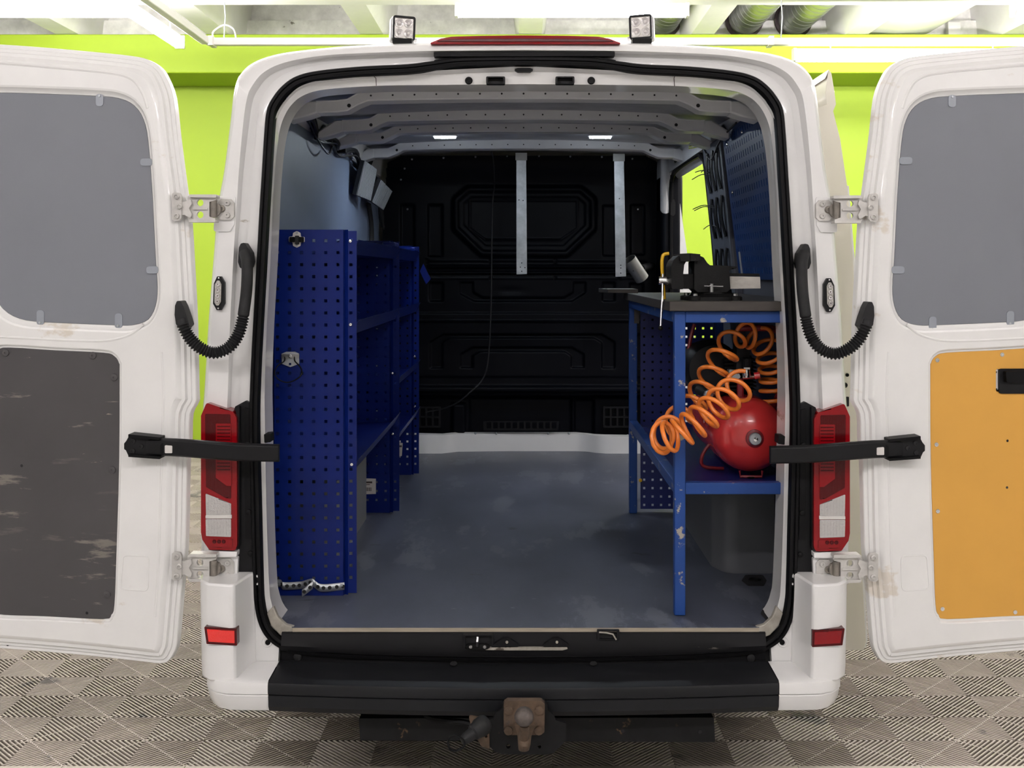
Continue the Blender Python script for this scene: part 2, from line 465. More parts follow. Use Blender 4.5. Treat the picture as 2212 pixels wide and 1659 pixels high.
light_tube(-3.60, 4.42, 3.45, 1.62, True, 'light tube running across, above the left rear door')
light_tube(-2.62, 4.30, 3.36, 1.5, False, 'light tube pointing at the back wall, meeting the left one at a corner')
light_tube(.34, 4.42, 3.45, 1.60, True, 'light tube right above the middle of the van roof')
light_tube(4.27, 4.42, 3.455, 1.62, True, 'light tube cut off by the top right corner of the picture')
light_tube(2.93, 4.98, 3.245, 1.75, True, 'light tube hanging below the white track, above the right rear door', drop=.09)
for j, y_ in enumerate((1.6, -3.9)):  # rows out of view, added to light the doors, floor and load space
    for i, x_ in enumerate((-4.3, -1.45, 1.45, 4.3)):
        light_tube(x_, y_, 3.45, 1.6, True, 'added unseen light tube %s, row %s' % (('far left', 'left of centre', 'right of centre', 'far right')[i], ('over the van', 'behind the camera')[j]))
tr = thing('lighting_track', 'white lighting track running across behind the van roof', 'track', (0, 5.0, 3.33))
MB().box(-2.40, 6.5, 4.98, 5.04, 3.335, 3.39).build('rail', 'railm', tr, .006)
MB().box(-2.43, -2.37, 2.6, 4.98, 3.335, 3.39).build('rail', 'railm', tr, .006)
for x_ in (-2.375, 1.85): MB().box(x_, x_ + .035, 4.95, 5.07, 3.328, 3.397).build('joint_cap', 'railm', tr)
for x_ in (-2.27, 1.95, 3.9): MB().tube([(x_, 5.01, 3.39), (x_ + .01, 5.01, 3.55), (x_ + .0, 5.01, 3.70)], .005, 6).build('hanger_wire', 'galv', tr)
MB().tube(cat([(-2.18, 5.01, 3.395), (-2.2, 5.01, 3.46), (-2.27, 5.01, 3.49), (-2.35, 5.01, 3.44), (-2.35, 5.01, 3.395)], 6), .006, 6).build('hanger_wire', 'railm', tr)
for x_, lab in ((1.27, 'round spiral duct half hidden behind the right work light'), (2.02, 'round spiral duct, left one of the close pair at top right'), (2.47, 'round spiral duct, right one of the close pair at top right')):
    t = thing('ventilation_duct', lab, 'duct', (x_, 6.7, 3.93), 'spiral ventilation ducts')
    d_ = MB().lathe([(.15, 0), (.15, 2.6)], (x_, 4.2, 3.93), 'y', 24); d_.build('pipe', 'duct', t)
    r_ = MB()
    for k in range(22): r_.lathe([(.15, -.004), (.154, 0), (.15, .004)], (x_, 4.25 + k * .115, 3.93), Vector((.12, 1, 0)), 24)
    r_.build('seam_rib', 'duct', t)
    MB().lathe([(.15, 0), (.175, .01), (.175, .05), (.15, .06)], (x_, 6.72, 3.93), 'y', 24).build('wall_collar', 'ink', t)
wd = MB(); prof = []
for k in range(13):
    a = PI * k / 12; prof.append((3.32 + .42 * math.cos(a), 3.86 - .13 * math.sin(a)))
wd.xz(prof + [(2.90, 4.0), (3.74, 4.0)], 4.6, 6.72)
tag(wd.build('flat_duct', 'white'), 'wide flat white duct running to the back wall at top right', 'duct')
cb = MB().box(3.86, 3.98, 6.68, 6.76, 3.76, 3.90)
tag(cb.build('junction_box', 'railm', bev=.008), 'small pale junction box beside the wide flat duct', 'box')
# ---------------------------------------------------------------- the van
ZF = CAMZ - (1355 - CY) / F * -CAMY          # load floor height, 0.533 m
MX = 2268                                     # mirror line of the van in photo pixels (2 x 1134)
van = thing('cargo_van', 'white panel van seen from behind with both rear doors swung wide open', 'van', (0, 0, 0))


def mir(pts): return [(MX - p[0],) + tuple(p[1:]) for p in reversed(pts)]


def half_ring(keys, Y, n=5):
    """left half (top centre downwards) + mirrored right half, as one open ring of world points from right foot to left foot."""
    h = [tuple(p) for p in cat(keys, n)]
    full = [(MX - p[0], p[1]) for p in reversed(h)] + h[1:]
    return [at(p[0], p[1], Y) for p in full]


K1 = [(1134, 91), (930, 93), (780, 98), (680, 106), (600, 117), (548, 135), (520, 160), (506, 195), (497, 270), (484, 370), (470, 450), (461, 560), (450, 700), (443, 820), (437, 920), (435, 1100), (435, 1262)]
K3 = [(1134, 108), (930, 110), (780, 115), (690, 121), (615, 135), (570, 156), (545, 185), (533, 215), (524, 280), (516, 370), (511, 450), (504, 560), (497, 700), (493, 820), (490, 920), (490, 1100), (490, 1262)]
K4 = [(1134, 113), (930, 116), (780, 121), (695, 128), (622, 145), (580, 166), (557, 194), (545, 222), (536, 285), (526, 370), (520, 450), (512, 560), (505, 700), (501, 820), (498, 920), (498, 1100), (498, 1262)]
K5 = [(1134, 122), (930, 132), (780, 142), (690, 152), (640, 162), (608, 181), (586, 208), (575, 235), (569, 285), (564, 370), (559, 450), (553, 560), (546, 700), (540, 820), (539, 920), (543, 1100), (547, 1262)]
K6 = [(1134, 143), (930, 153), (780, 164), (695, 173), (652, 185), (628, 203), (609, 226), (596, 252), (591, 297), (586, 372), (581, 450), (575, 560), (567, 700), (560, 820), (558, 920), (562, 1100), (566, 1262), (570, 1310), (577, 1338), (595, 1362), (632, 1384)]
K7 = [(1134, 186), (930, 187), (815, 188), (700, 196), (655, 209), (630, 229), (614, 256), (605, 286), (598, 330), (592, 400), (589, 460), (585, 560), (577, 700), (573, 820), (574, 920), (577, 1100), (583, 1262), (588, 1300), (597, 1325), (612, 1343), (637, 1356)]
r1 = half_ring(K1, .035)
lean = lambda ring, dy: [Vector((p.x, p.y + dy, p.z)) for p in ring]
mb = MB().loft([lean(r1, .25), r1, half_ring([(x + 2, y + (3 if i < 7 else 0)) for i, (x, y) in enumerate(K1)], .012), half_ring([(x + 7, y + (8 if i < 7 else 0)) for i, (x, y) in enumerate(K1)], 0),
                half_ring(K3, -.004), half_ring([(x + 3, y + (3 if i < 7 else 0)) for i, (x, y) in enumerate(K3)], .004), half_ring(K4, .028), half_ring([(.5 * (a[0] + b[0]), .5 * (a[1] + b[1])) for a, b in zip(K4, K5)], .034), half_ring(K5, .02), half_ring([(x + 8, y + (8 if i < 7 else 0)) for i, (x, y) in enumerate(K5)], .02)])
mb.build('rear_frame', 'paint', van, smooth=40)
# inner flange and white header between the seal and the load space
r7 = half_ring(K7, .075)
mb = MB().loft([half_ring(K6, .005), half_ring([(x * .75 + a * .25, y * .75 + b * .25) for (x, y), (a, b) in zip(K6, K7)], .035), half_ring([(x * .1 + a * .9, y * .1 + b * .9) for (x, y), (a, b) in zip(K6, K7)], .05), r7, lean(r7, .10)])
mb.build('door_aperture_flange', 'paint', van, smooth=40)
KS = [(1134, 133), (1000, 135), (930, 143), (880, 149), (780, 154), (690, 163), (645, 174), (618, 192), (598, 216), (586, 242), (581, 290), (576, 370), (571, 450), (565, 560), (557, 700), (551, 820), (549, 920), (553, 1100), (557, 1262), (560, 1305), (568, 1342), (583, 1370), (606, 1389), (640, 1402), (730, 1410), (828, 1414), (1000, 1418), (1134, 1419)]
h = [tuple(p) for p in cat(KS, 5)]
full = [(MX - p[0], p[1]) for p in reversed(h)] + h[1:-1]
mb = MB(); P = [at(p[0], p[1], .0) for p in full]; rings = []
N = len(P)
for i, p in enumerate(P):
    t = (P[(i + 1) % N] - P[i - 1]).normalized(); o_ = Vector((t.z, 0, -t.x))
    w = .0145
    # rounded bulb with a groove
    prof = [(-w, .02), (-w, .0), (-w * .8, -.010), (-w * .25, -.012), (-w * .12, -.006), (w * .05, -.006), (w * .2, -.013), (w * .75, -.011), (w, -.002), (w, .02)]
    rings.append([p + o_ * a + Vector((0, b, 0)) for a, b in prof])
rings.append(rings[0])
mb.loft(rings); mb.build('door_seal', 'rubber', van, smooth=50)
# straight upper strip above the seal and its black field
MB().px(rnd([(937, 113), (1328, 112), (1328, 121), (937, 122)], 1), -.006, .03).build('drip_strip', 'rubber', van, .002)
MB().px(rnd([(925, 131), (1000, 120), (1268, 120), (1343, 131), (1268, 138), (1000, 138)], 3), .005, .02).build('seal_filler', 'rubber', van)
# third brake light
K = [(930, 92), (952, 83), (975, 79), (1040, 77), (1134, 76), (1228, 77), (1293, 79), (1316, 83), (1340, 92)]
mb = MB(); mb.px(K + [(1340, 95), (930, 95)], -.012, .07); b3 = mb.build('brake_light', 'redlens', van, .004, label='long red third brake light on the roof edge')
MB().px([(945, 88), (975, 84.5), (1134, 83), (1293, 84.5), (1325, 88), (1325, 90), (945, 90)], -.016, .02).build('light_strip', 'redin', b3, .001)
# header fittings
for px_ in (1012, 1278):
    c = at(px_, 172, .02)
    MB().lathe([(.0118, 0), (.0118, -.003), (.0095, -.006), (.006, -.006), (.0055, -.003), (.002, -.003)], c + Vector((0, .02, 0)), 'y', 18).build('header_plug', 'rubber', van)
for x0, x1 in ((1050, 1091), (1200, 1241)):
    s_ = MB().px([rnd(rect(x0, 165, x1, 181), 3), rnd(rect(x0 + 4, 167.5, x1 - 4, 178.5), 2)], .018, .03).build('latch_socket', 'plastic', van, .001)
    MB().px(rnd(rect(x0 + 3, 167, x1 - 3, 179), 2), .04, .01).build('socket_back', 'dark', s_)
    for q in (x0 + 8, x1 - 8): MB().cyl(at(q, 178, .012), at(q, 178, .045), .0045, 10).build('socket_pin', 'iron', s_)
MB().px(rnd([(1110, 150), (1118, 147), (1145, 147), (1153, 150), (1145, 155), (1118, 155)], 2), .012, .02).build('header_catch', 'rubber', van, .001)
for px_, py0, py1 in ((812, 163, 185), (1456, 163, 187)):
    MB().tube([at(px_ - 6 if px_ < 1134 else px_ + 2, py0, .012), at(px_, py0 + 6, .035), at(px_ + 1, py1, .05)], .0012, 6).build('sealer_bead', 'ink', van)

# body shell: roof, left side, right side with the sliding-door opening, underbody, nose
prof = [Vector((p.x, 0, p.z)) for p in r1]
sections = []
for y_, sx, dz in ((.26, 1, 0), (.9, 1.0, .02), (2.0, .995, .05), (3.4, .985, .07), (4.4, .98, .05), (4.75, .96, -.03)):
    sections.append([Vector((p.x * sx, y_, p.z + dz * max(0, min(1, (p.z - .6) / 1.6)))) for p in prof])
half = len(prof) // 2
# indices: prof runs right foot .. top .. left foot
ks = [i for i, p in enumerate(prof) if p.x > 0 and p.z < 2.20]      # right side wall below the cant rail
hi = max(ks) + 1
roofside = [s[hi - 1:] for s in sections]
MB().loft(roofside).build('body_shell', 'paint', van, smooth=40)
rs = [s[:hi] for s in sections[:3]]
MB().loft([rs[0], rs[1], [Vector((p.x, 1.86, q.z)) for p, q in zip(rs[2], rs[2])]]).build('side_panel', 'paint', van, smooth=40)
MB().loft([[Vector((p.x, y_, p.z)) for p in rs[2]] for y_ in (3.16, 4.6)]).build('cab_side', 'paint', van, smooth=40)
MB().xz([(.856 - .076 * .07, 2.2), (.897 - .144 * .07, 2.2), (.897 + .144 * .7, 1.42), (.99, .5), (.90, .5), (.856 + .076 * .7, 1.42)], 3.08, 3.16).build('b_pillar', 'paint', van, .006)
sk = MB()
for s_ in (-1, 1):
    sk.loft([[(s_ * .977, .26, .70), (s_ * .985, .26, .45), (s_ * .96, .26, .34)], [(s_ * .995, 4.6, .70), (s_ * 1.0, 4.6, .42), (s_ * .97, 4.6, .30)]])
sk.build('side_skirt', 'paint', van)
MB().box(-.90, .90, .02, 5.6, .36, .50).build('underbody', 'dark', van)
ns = [[Vector((p.x * a, y_, .35 + (p.z - .35) * b)) for p in prof] for y_, a, b in ((4.6, 1, 1.01), (4.8, .98, .98), (5.4, .95, .62), (5.85, .9, .52), (6.0, .80, .42))]
MB().loft(ns, cap1=True).build('cab_nose', 'paint', van, smooth=40)
for sx in (-1, 1):
    for y_ in (1.15, 4.75):
        w_ = MB().lathe([(.20, -.105), (.30, -.11), (.338, -.08), (.345, -.03), (.345, .03), (.338, .08), (.30, .11), (.20, .105)], (sx * .86, y_, .345), 'x', 32).build('wheel', 'tyre', van)
        MB().lathe([(.02, .06), (.08, .075), (.12, .05), (.20, .085), (.205, .10)], (sx * .86, y_, .345), 'x' if sx > 0 else (-1, 0, 0), 24).build('rim', 'galv', w_)

# ---- load-space floor, sill, bumper step
FE = [at(632, 1355, 0).x, at(1640, 1355, 0).x]
mb = MB(); mb.xy(rnd([(FE[0], .0), (FE[1], .0), (.76, .06), (.93, .12), (.93, 3.37), (-.93, 3.37), (-.93, .12), (-.77, .06)], .02), ZF - .002, ZF)
fl2 = mb.build('load_floor', 'floor', van, label='scuffed grey sheet floor of the load space')
MB().box(FE[0], FE[1], .0, .05, ZF - .014, ZF - .0022).build('plywood_core', 'plyedge', fl2)
MB().box(-.93, .93, .051, 3.37, ZF - .03, ZF - .0022).build('floor_pan', 'dark', fl2)
# tie-down recesses
for (x0, y0, x1, y1) in ((1602, 1243, 1656, 1266), (1643, 1310, 1700, 1342), (575, 1303, 617, 1330)):
    def fp(px_, py_):
        d = F * (CAMZ - ZF) / (py_ - CY); return ((px_ - CX) / F * d, d + CAMY)
    L = rnd([fp(x0 + 8, y0), fp(x1 - 8, y0), fp(x1, (y0 + y1) / 2), fp(x1 - 6, y1), fp(x0 + 14, y1), fp(x0, (y0 + y1) / 2)], .01)
    o_ = MB().xy([L, inset(L, .008)], ZF - .001, ZF + .002).build('tie_down_cup', 'dark', fl2)
    MB().xy(inset(L, .006), ZF - .001, ZF + .0008).build('cup_bottom', 'dark', fl2)
    c = sum((Vector(p) for p in L), Vector((0, 0))) / len(L)
    MB().tube([(c.x + .02 * math.cos(a), c.y + .014 * math.sin(a), ZF + .005) for a in [2 * PI * k / 14 for k in range(14)]], .003, 6, True).build('tie_down_ring', 'iron', fl2)
# sill: profile (Y,Z) lofted across, bowed with the seal
mb = MB(); rings = []
for k in range(25):
    u = -1 + 2 * k / 24; bow = (1 - u * u)
    x_ = u * .735
    zb = .478 - .018 * bow
    rings.append([(x_, .03, ZF - .014), (x_, -.001, ZF - .014), (x_, -.006, ZF - .018), (x_, -.010, ZF - .034 - .006 * bow), (x_, -.016, zb + .004), (x_, -.012, zb - .012), (x_, .0, zb - .02), (x_, .002, zb - .045), (x_, .0, .432), (x_, .0, .40)])
mb.loft(rings); mb.build('rear_sill', 'sill_pl', van, smooth=30)
dz = MB()
for k in range(18):
    pass
# white flange shoes at the lower corners
for s_ in (0, 1):
    L = [(590, 1310), (600, 1334), (617, 1350), (637, 1355), (631, 1384), (604, 1372), (585, 1352), (576, 1325)]
    MB().px(L if s_ == 0 else mir(L), .003, .02).build('flange_foot', 'grime', van, .003)
# sill latch: striker cup with loop, two brackets, pale strip, small clip
st = MB().px([rnd(rect(1000, 1371, 1066, 1405), 3), rnd(rect(1005, 1374, 1062, 1402), 3)], -.022, .015).build('latch_striker', 'plastic', van, .001)
MB().px(rnd([(1003, 1398), (1012, 1392), (1052, 1392), (1060, 1398), (1052, 1403), (1012, 1403)], 3), -.026, .01).build('striker_plate', 'iron', st, .001)
MB().tube([at(1031, 1396, -.03), at(1031, 1386, -.036), at(1032, 1376, -.03)], .004, 8).build('striker_loop', 'steel', st)
for q in (1017, 1047): MB().lathe([(.006, 0), (.005, -.003), (0, -.0032)], at(q, 1397, -.027), 'y', 10).build('striker_screw', 'steel', st)
for x0 in (1064, 1172):
    b_ = MB().px(rnd([(x0, 1397), (x0 + 4, 1391), (x0 + 22, 1379), (x0 + 36, 1379), (x0 + 54, 1391), (x0 + 58, 1397)], 2), -.026, .014).build('sill_bracket', 'plastic', van, .002)
    MB().lathe([(.0045, 0), (.004, -.003), (0, -.0032)], at(x0 + 31, 1387, -.027), 'y', 10).build('bracket_screw', 'grime', b_)
MB().px([(1040, 1399), (1225, 1398), (1226, 1402), (1215, 1405), (1100, 1405), (1050, 1404)], -.024, .008).build('bare_metal_strip', 'grime', van)
cl = MB().px([rnd(rect(1290, 1361, 1338, 1383), 2), rnd(rect(1295, 1364, 1333, 1380), 2)], -.016, .01).build('sill_clip', 'plastic', van, .001)
MB().tube([at(1294, 1366, -.018), at(1310, 1367, -.02), at(1324, 1370, -.02), at(1331, 1382, -.018)], .0025, 6).build('clip_bar', 'grime', cl)
# black bumper step (bowed), groove across its face
mb = MB(); rings = []
for k in range(33):
    u = -1 + 2 * k / 32; bow = 1 - u * u; x_ = u * .741; yb = -.160 - .018 * bow; zd = -.008 * bow
    dent = -.004 * math.exp(-((u + .66) / .03) ** 2)
    rings.append([(x_, .02, .430 + zd), (x_, -.02, .428 + zd), (x_, yb + .012, .424 + zd), (x_, yb + .003, .421 + zd), (x_, yb - dent, .414 + zd), (x_, yb + .002, .389 + zd), (x_, yb + .009, .386 + zd), (x_, yb + .005, .383 + zd), (x_, yb + .006, .352 + zd), (x_, yb + .018, .335 + zd), (x_, yb + .04, .329 + zd), (x_, .02, .329 + zd)])
mb.loft(rings, cap0=False); bs = mb.build('bumper_step', 'bump_pl', van, smooth=30)
for px_, py_ in ((643, 1418), (1622, 1421)):
    MB().lathe([(.013, 0), (.012, -.004), (.007, -.006), (0, -.006)], at(px_, py_, -.002), 'y', 16).build('bumper_fastener', 'rubberg', bs)
for px_ in (980, 1282): MB().lathe([(.011, 0), (.01, -.003), (0, -.004)], at(px_, 1433, -.02), (0, -.3, 1), 14).build('bumper_fastener', 'rubberg', bs)
# white bumper corners
for sx, nm in ((-1, 'left'), (1, 'right')):
    plan = [(-.972, .30), (-.972, -.035), (-.958, -.085), (-.925, -.122), (-.86, -.136), (-.845, -.13), (-.838, -.09), (-.826, -.02), (-.815, -.004), (-.82, .015), (-.955, .05), (-.955, .30)]
    lv = [(.70, 1.0, 0), (.66, 1.0, 0), (.45, .995, -.004), (.415, .992, -.006)]
    def P_(z, s, dy): return [(sx * -p[0] * -1 if False else sx * abs(p[0]) * s, p[1] + (dy if p[1] < .2 else 0), z) for p in plan]
    cpart = MB().loft([P_(*l) for l in lv], True, True, True).build('bumper_corner', 'paint', van, .006, smooth=40, label='white bumper corner, %s side' % nm)
    # notch panel beside the seal and lower wrap
    L = [(538, 1242), (556, 1240), (560, 1320), (570, 1352), (592, 1384), (603, 1396), (600, 1440), (515, 1452), (512, 1262)]
    L = rnd(L, [8, 4, 0, 0, 0, 4, 4, 8, 4])
    MB().px(L if sx < 0 else mir(L), -.006, .05).build('corner_panel', 'paint', cpart, .006)
    sec = lambda x_, y_, ang, w: [(x_ + (r_) * math.sin(ang) * -sx * -1, y_, z) for r_, z in w]
    path = [(.742, 0, 0), (.80, 0, 0), (.86, .004, .1), (.90, .022, .5), (.935, .06, .9), (.955, .13, 1.3), (.965, .30, PI / 2)]
    rings = []
    for (x_, y_, a) in path:
        nx, ny = math.sin(a), -math.cos(a)
        ring = []
        for off, z in ((-.15, .432), (-.10, .430), (-.012, .426), (-.002, .42), (0, .412), (.0, .389), (-.006, .386), (-.003, .382), (-.008, .36), (-.02, .335), (-.05, .326), (-.12, .326)):
            ring.append((sx * (x_ + nx * off), -.158 + y_ + ny * off if True else 0, z))
        rings.append(ring)
    MB().loft(rings, False).build('corner_wrap', 'paint', cpart, smooth=35)
    L = [(441, 1354), (511, 1358), (512, 1395), (446, 1391)]
    L = L if sx < 0 else [(MX - 2 - p[0], p[1] + 3) for p in reversed(L)]
    ro = MB().px(rnd(L, 2), -.139, .03).build('reflector', 'redin', van, .003, label='red rectangular reflector in the %s bumper corner' % nm)
    MB().px(rnd(inset(L, 5), 1), -.1415, .01).build('reflector_lens', 'refl' if sx < 0 else 'redlens', ro, .001)
    for qx, qy in ((577, 1387), (553, 1253)):
        q = qx if sx < 0 else MX - qx
        r_ = MB().lathe([(.016, 0), (.015, -.002), (.010, -.002), (.0095, .004)], at(q, qy, -.007), 'y', 18).build('fastener_seat', 'paint', cpart)
        MB().lathe([(.0085, 0), (.008, -.004), (.003, -.005), (0, -.005)], at(q + (2 if sx < 0 else -2), qy, -.006), 'y', 14).build('fastener_cap', 'rubber', cpart)

# ---- tail lights with black trim
for sx, nm in ((-1, 'left'), (1, 'right')):
    m_ = (lambda L: L) if sx < 0 else (lambda L: [(MX + 2 - p[0], p[1] + 2) for p in reversed(L)])
    out = [(446, 870), (503, 889), (511, 903), (512, 1178), (508, 1189), (452, 1188), (437, 1166), (434, 1150), (434, 898)]
    tl = MB().px(rnd(m_(out), 5), -.030, .10).build('tail_light', 'redlens', van, .012, seg=3, label='tall red and clear tail light on the %s rear corner' % nm)
    MB().px(rnd(m_([(443, 894), (497, 895), (499, 1078), (486, 1075), (445, 1052)]), 3), -.0325, .01).build('dark_lens', 'redin', tl, .002)
    MB().px(rnd(m_([(466, 915), (499, 915), (500, 1050), (490, 1050), (466, 1032)]), 2), -.0345, .008).build('brake_segment', 'redlens', tl, .001)
    st_ = MB()
    for k in range(14): st_.px(m_([(469, 920 + k * 7.2), (497, 920 + k * 7.2), (497, 922.4 + k * 7.2), (469, 922.4 + k * 7.2)]), -.0365, .004)
    st_.build('lens_rib', 'redin', tl)
    for (y0, y1, ya, yb) in ((1066, 1088, 1114, 1112), (1121, 1121, 1158, 1160)):
        c_ = MB().px(rnd(m_([(444, y0), (499, y1 if y0 < 1100 else 1121), (499, yb), (445, ya)]), 2), -.0335, .01).build('clear_lens', 'clear', tl, .002)
        g_ = MB()
        yt = 1088 if y0 < 1100 else 1123
        for k in range(8): g_.px(m_([(447 + k * 6.5, (y0 + 4 + k * 2.6) if y0 < 1100 else 1124), (449.5 + k * 6.5, (y0 + 5 + k * 2.6) if y0 < 1100 else 1124), (449.5 + k * 6.5, min(ya, yb) - 2), (447 + k * 6.5, min(ya, yb) - 2)]), -.0352, .004)
        g_.build('lens_flute', 'clear', c_)
    MB().px(rnd(m_([(444, 1113.5), (500, 1112.5), (500, 1120), (444, 1120)]), 1), -.0345, .006).build('lens_divider', 'paper', tl)
    MB().px(rnd(m_([(448, 1163), (502, 1165), (502, 1183), (456, 1182)]), 2), -.0335, .008).build('lower_segment', 'redlens', tl, .001)
    for k in range(3):
        c = m_([(463 + k * 10, 1170)])[0]
        MB().lathe([(.0062, 0), (.005, -.002), (0, -.0028)], at(c[0], c[1], -.034), 'y', 12).build('lens_dot', 'redin', tl)
    tp = MB().px(rnd(m_([(504, 890), (508, 878), (530, 866), (541, 871), (545, 1000), (548, 1246), (528, 1240), (516, 1252), (511, 1250), (510, 1195), (513, 1180), (513, 904)]), 3), .004, .05).build('tail_light_trim', 'plastic', van, .006)
    MB().px(rnd(m_([(508, 884), (517, 876), (517, 1180), (512, 1190), (512, 905)]), 2), -.016, .04).build('trim_ridge', 'plastic', tp, .004)
    MB().px(rnd(m_([(528, 880), (540, 884), (544, 1165), (530, 1165)]), 2), -.002, .02).build('trim_inset', 'rubber', tp, .002)
    for q in ((535, 960), (537, 1106), (541, 1196)):
        c = m_([q])[0]; MB().lathe([(.0085, 0), (.008, -.004), (.004, -.0055), (0, -.0055)], at(c[0], c[1], -.002), 'y', 14).build('trim_fastener', 'rubber', tp)
    MB().px(rnd(m_([(446, 1190), (512, 1192), (511, 1203), (449, 1204)]), 2), -.028, .06).build('light_sill', 'paint', van, .004)
    MB().px(rnd(m_([(449, 1204), (514, 1203), (512, 1258), (446, 1262)]), 4), -.012, .05).build('hinge_pad', 'paint', van, .006)
    MB().px(rnd(m_([(466, 425), (508, 423), (506, 484), (497, 500), (461, 500)]), 6), -.008, .05).build('hinge_pad', 'paint', van, .006)
# ---------------------------------------------------------------- rear doors (hinged on the corner posts, swung a little past 180 degrees)
KD = .12; DH = 3.30
def door_fn(sx):
    Xh = sx * (1131 - 400) / F * DH
    def dpt(px, py, off=0):
        q = (px - CX) / F
        d = (DH - KD * abs(Xh)) / (1 - sx * KD * q) if True else 0
        X = q * d; Z = CAMZ - (py - CY) / F * d
        return X, d + CAMY, Z
    nrm = Vector((sx * KD, -1, 0)).normalized()       # towards the camera, off the plane
    tang = Vector((sx * 1, KD, 0)).normalized()        # away from the hinge
    base = Vector((Xh, DH + CAMY, 0))
    def uv(px, py, off=-.01):
        q = (px - CX) / F; D0 = DH - off * math.sqrt(1 + KD * KD)
        d = (D0 - KD * abs(Xh)) / (1 - sx * KD * q)
        p = Vector((q * d, d + CAMY, CAMZ - (py - CY) / F * d)); return ((p - base).dot(tang), p.z)
    def w(u, v, off): return base + tang * u + Vector((0, 0, v)) + nrm * off
    return uv, w, nrm, tang


SIL = [(360, 168), (345, 145), (320, 129), (285, 121), (200, 112), (100, 103), (0, 96), (-120, 90), (-170, 92), (-190, 110), (-195, 200), (-200, 700), (-205, 1360), (-200, 1378), (-180, 1386), (-100, 1393), (0, 1400), (100, 1408), (200, 1417), (300, 1428), (348, 1433), (366, 1426), (376, 1410), (383, 1385), (392, 1280), (401, 1180), (405, 1000), (409, 950), (411, 895), (424, 868), (424, 840), (421, 700), (416, 600), (409, 480), (401, 420), (393, 360), (384, 290), (375, 210)]
WIN = [(0, 200), (110, 203), (205, 207), (255, 212), (288, 228), (308, 258), (318, 305), (327, 420), (334, 560), (338, 620), (334, 660), (318, 690), (285, 702), (240, 702), (120, 697), (55, 692), (15, 676), (-12, 645), (-25, 600), (-35, 450), (-42, 300), (-38, 235), (-22, 206)]
LOW = [(20, 751), (120, 757), (222, 762), (246, 769), (257, 785), (258, 810), (257, 1000), (251, 1200), (247, 1305), (240, 1328), (222, 1337), (100, 1331), (10, 1328), (-8, 1322), (-14, 1300), (-14, 1000), (-12, 780), (-2, 756)]
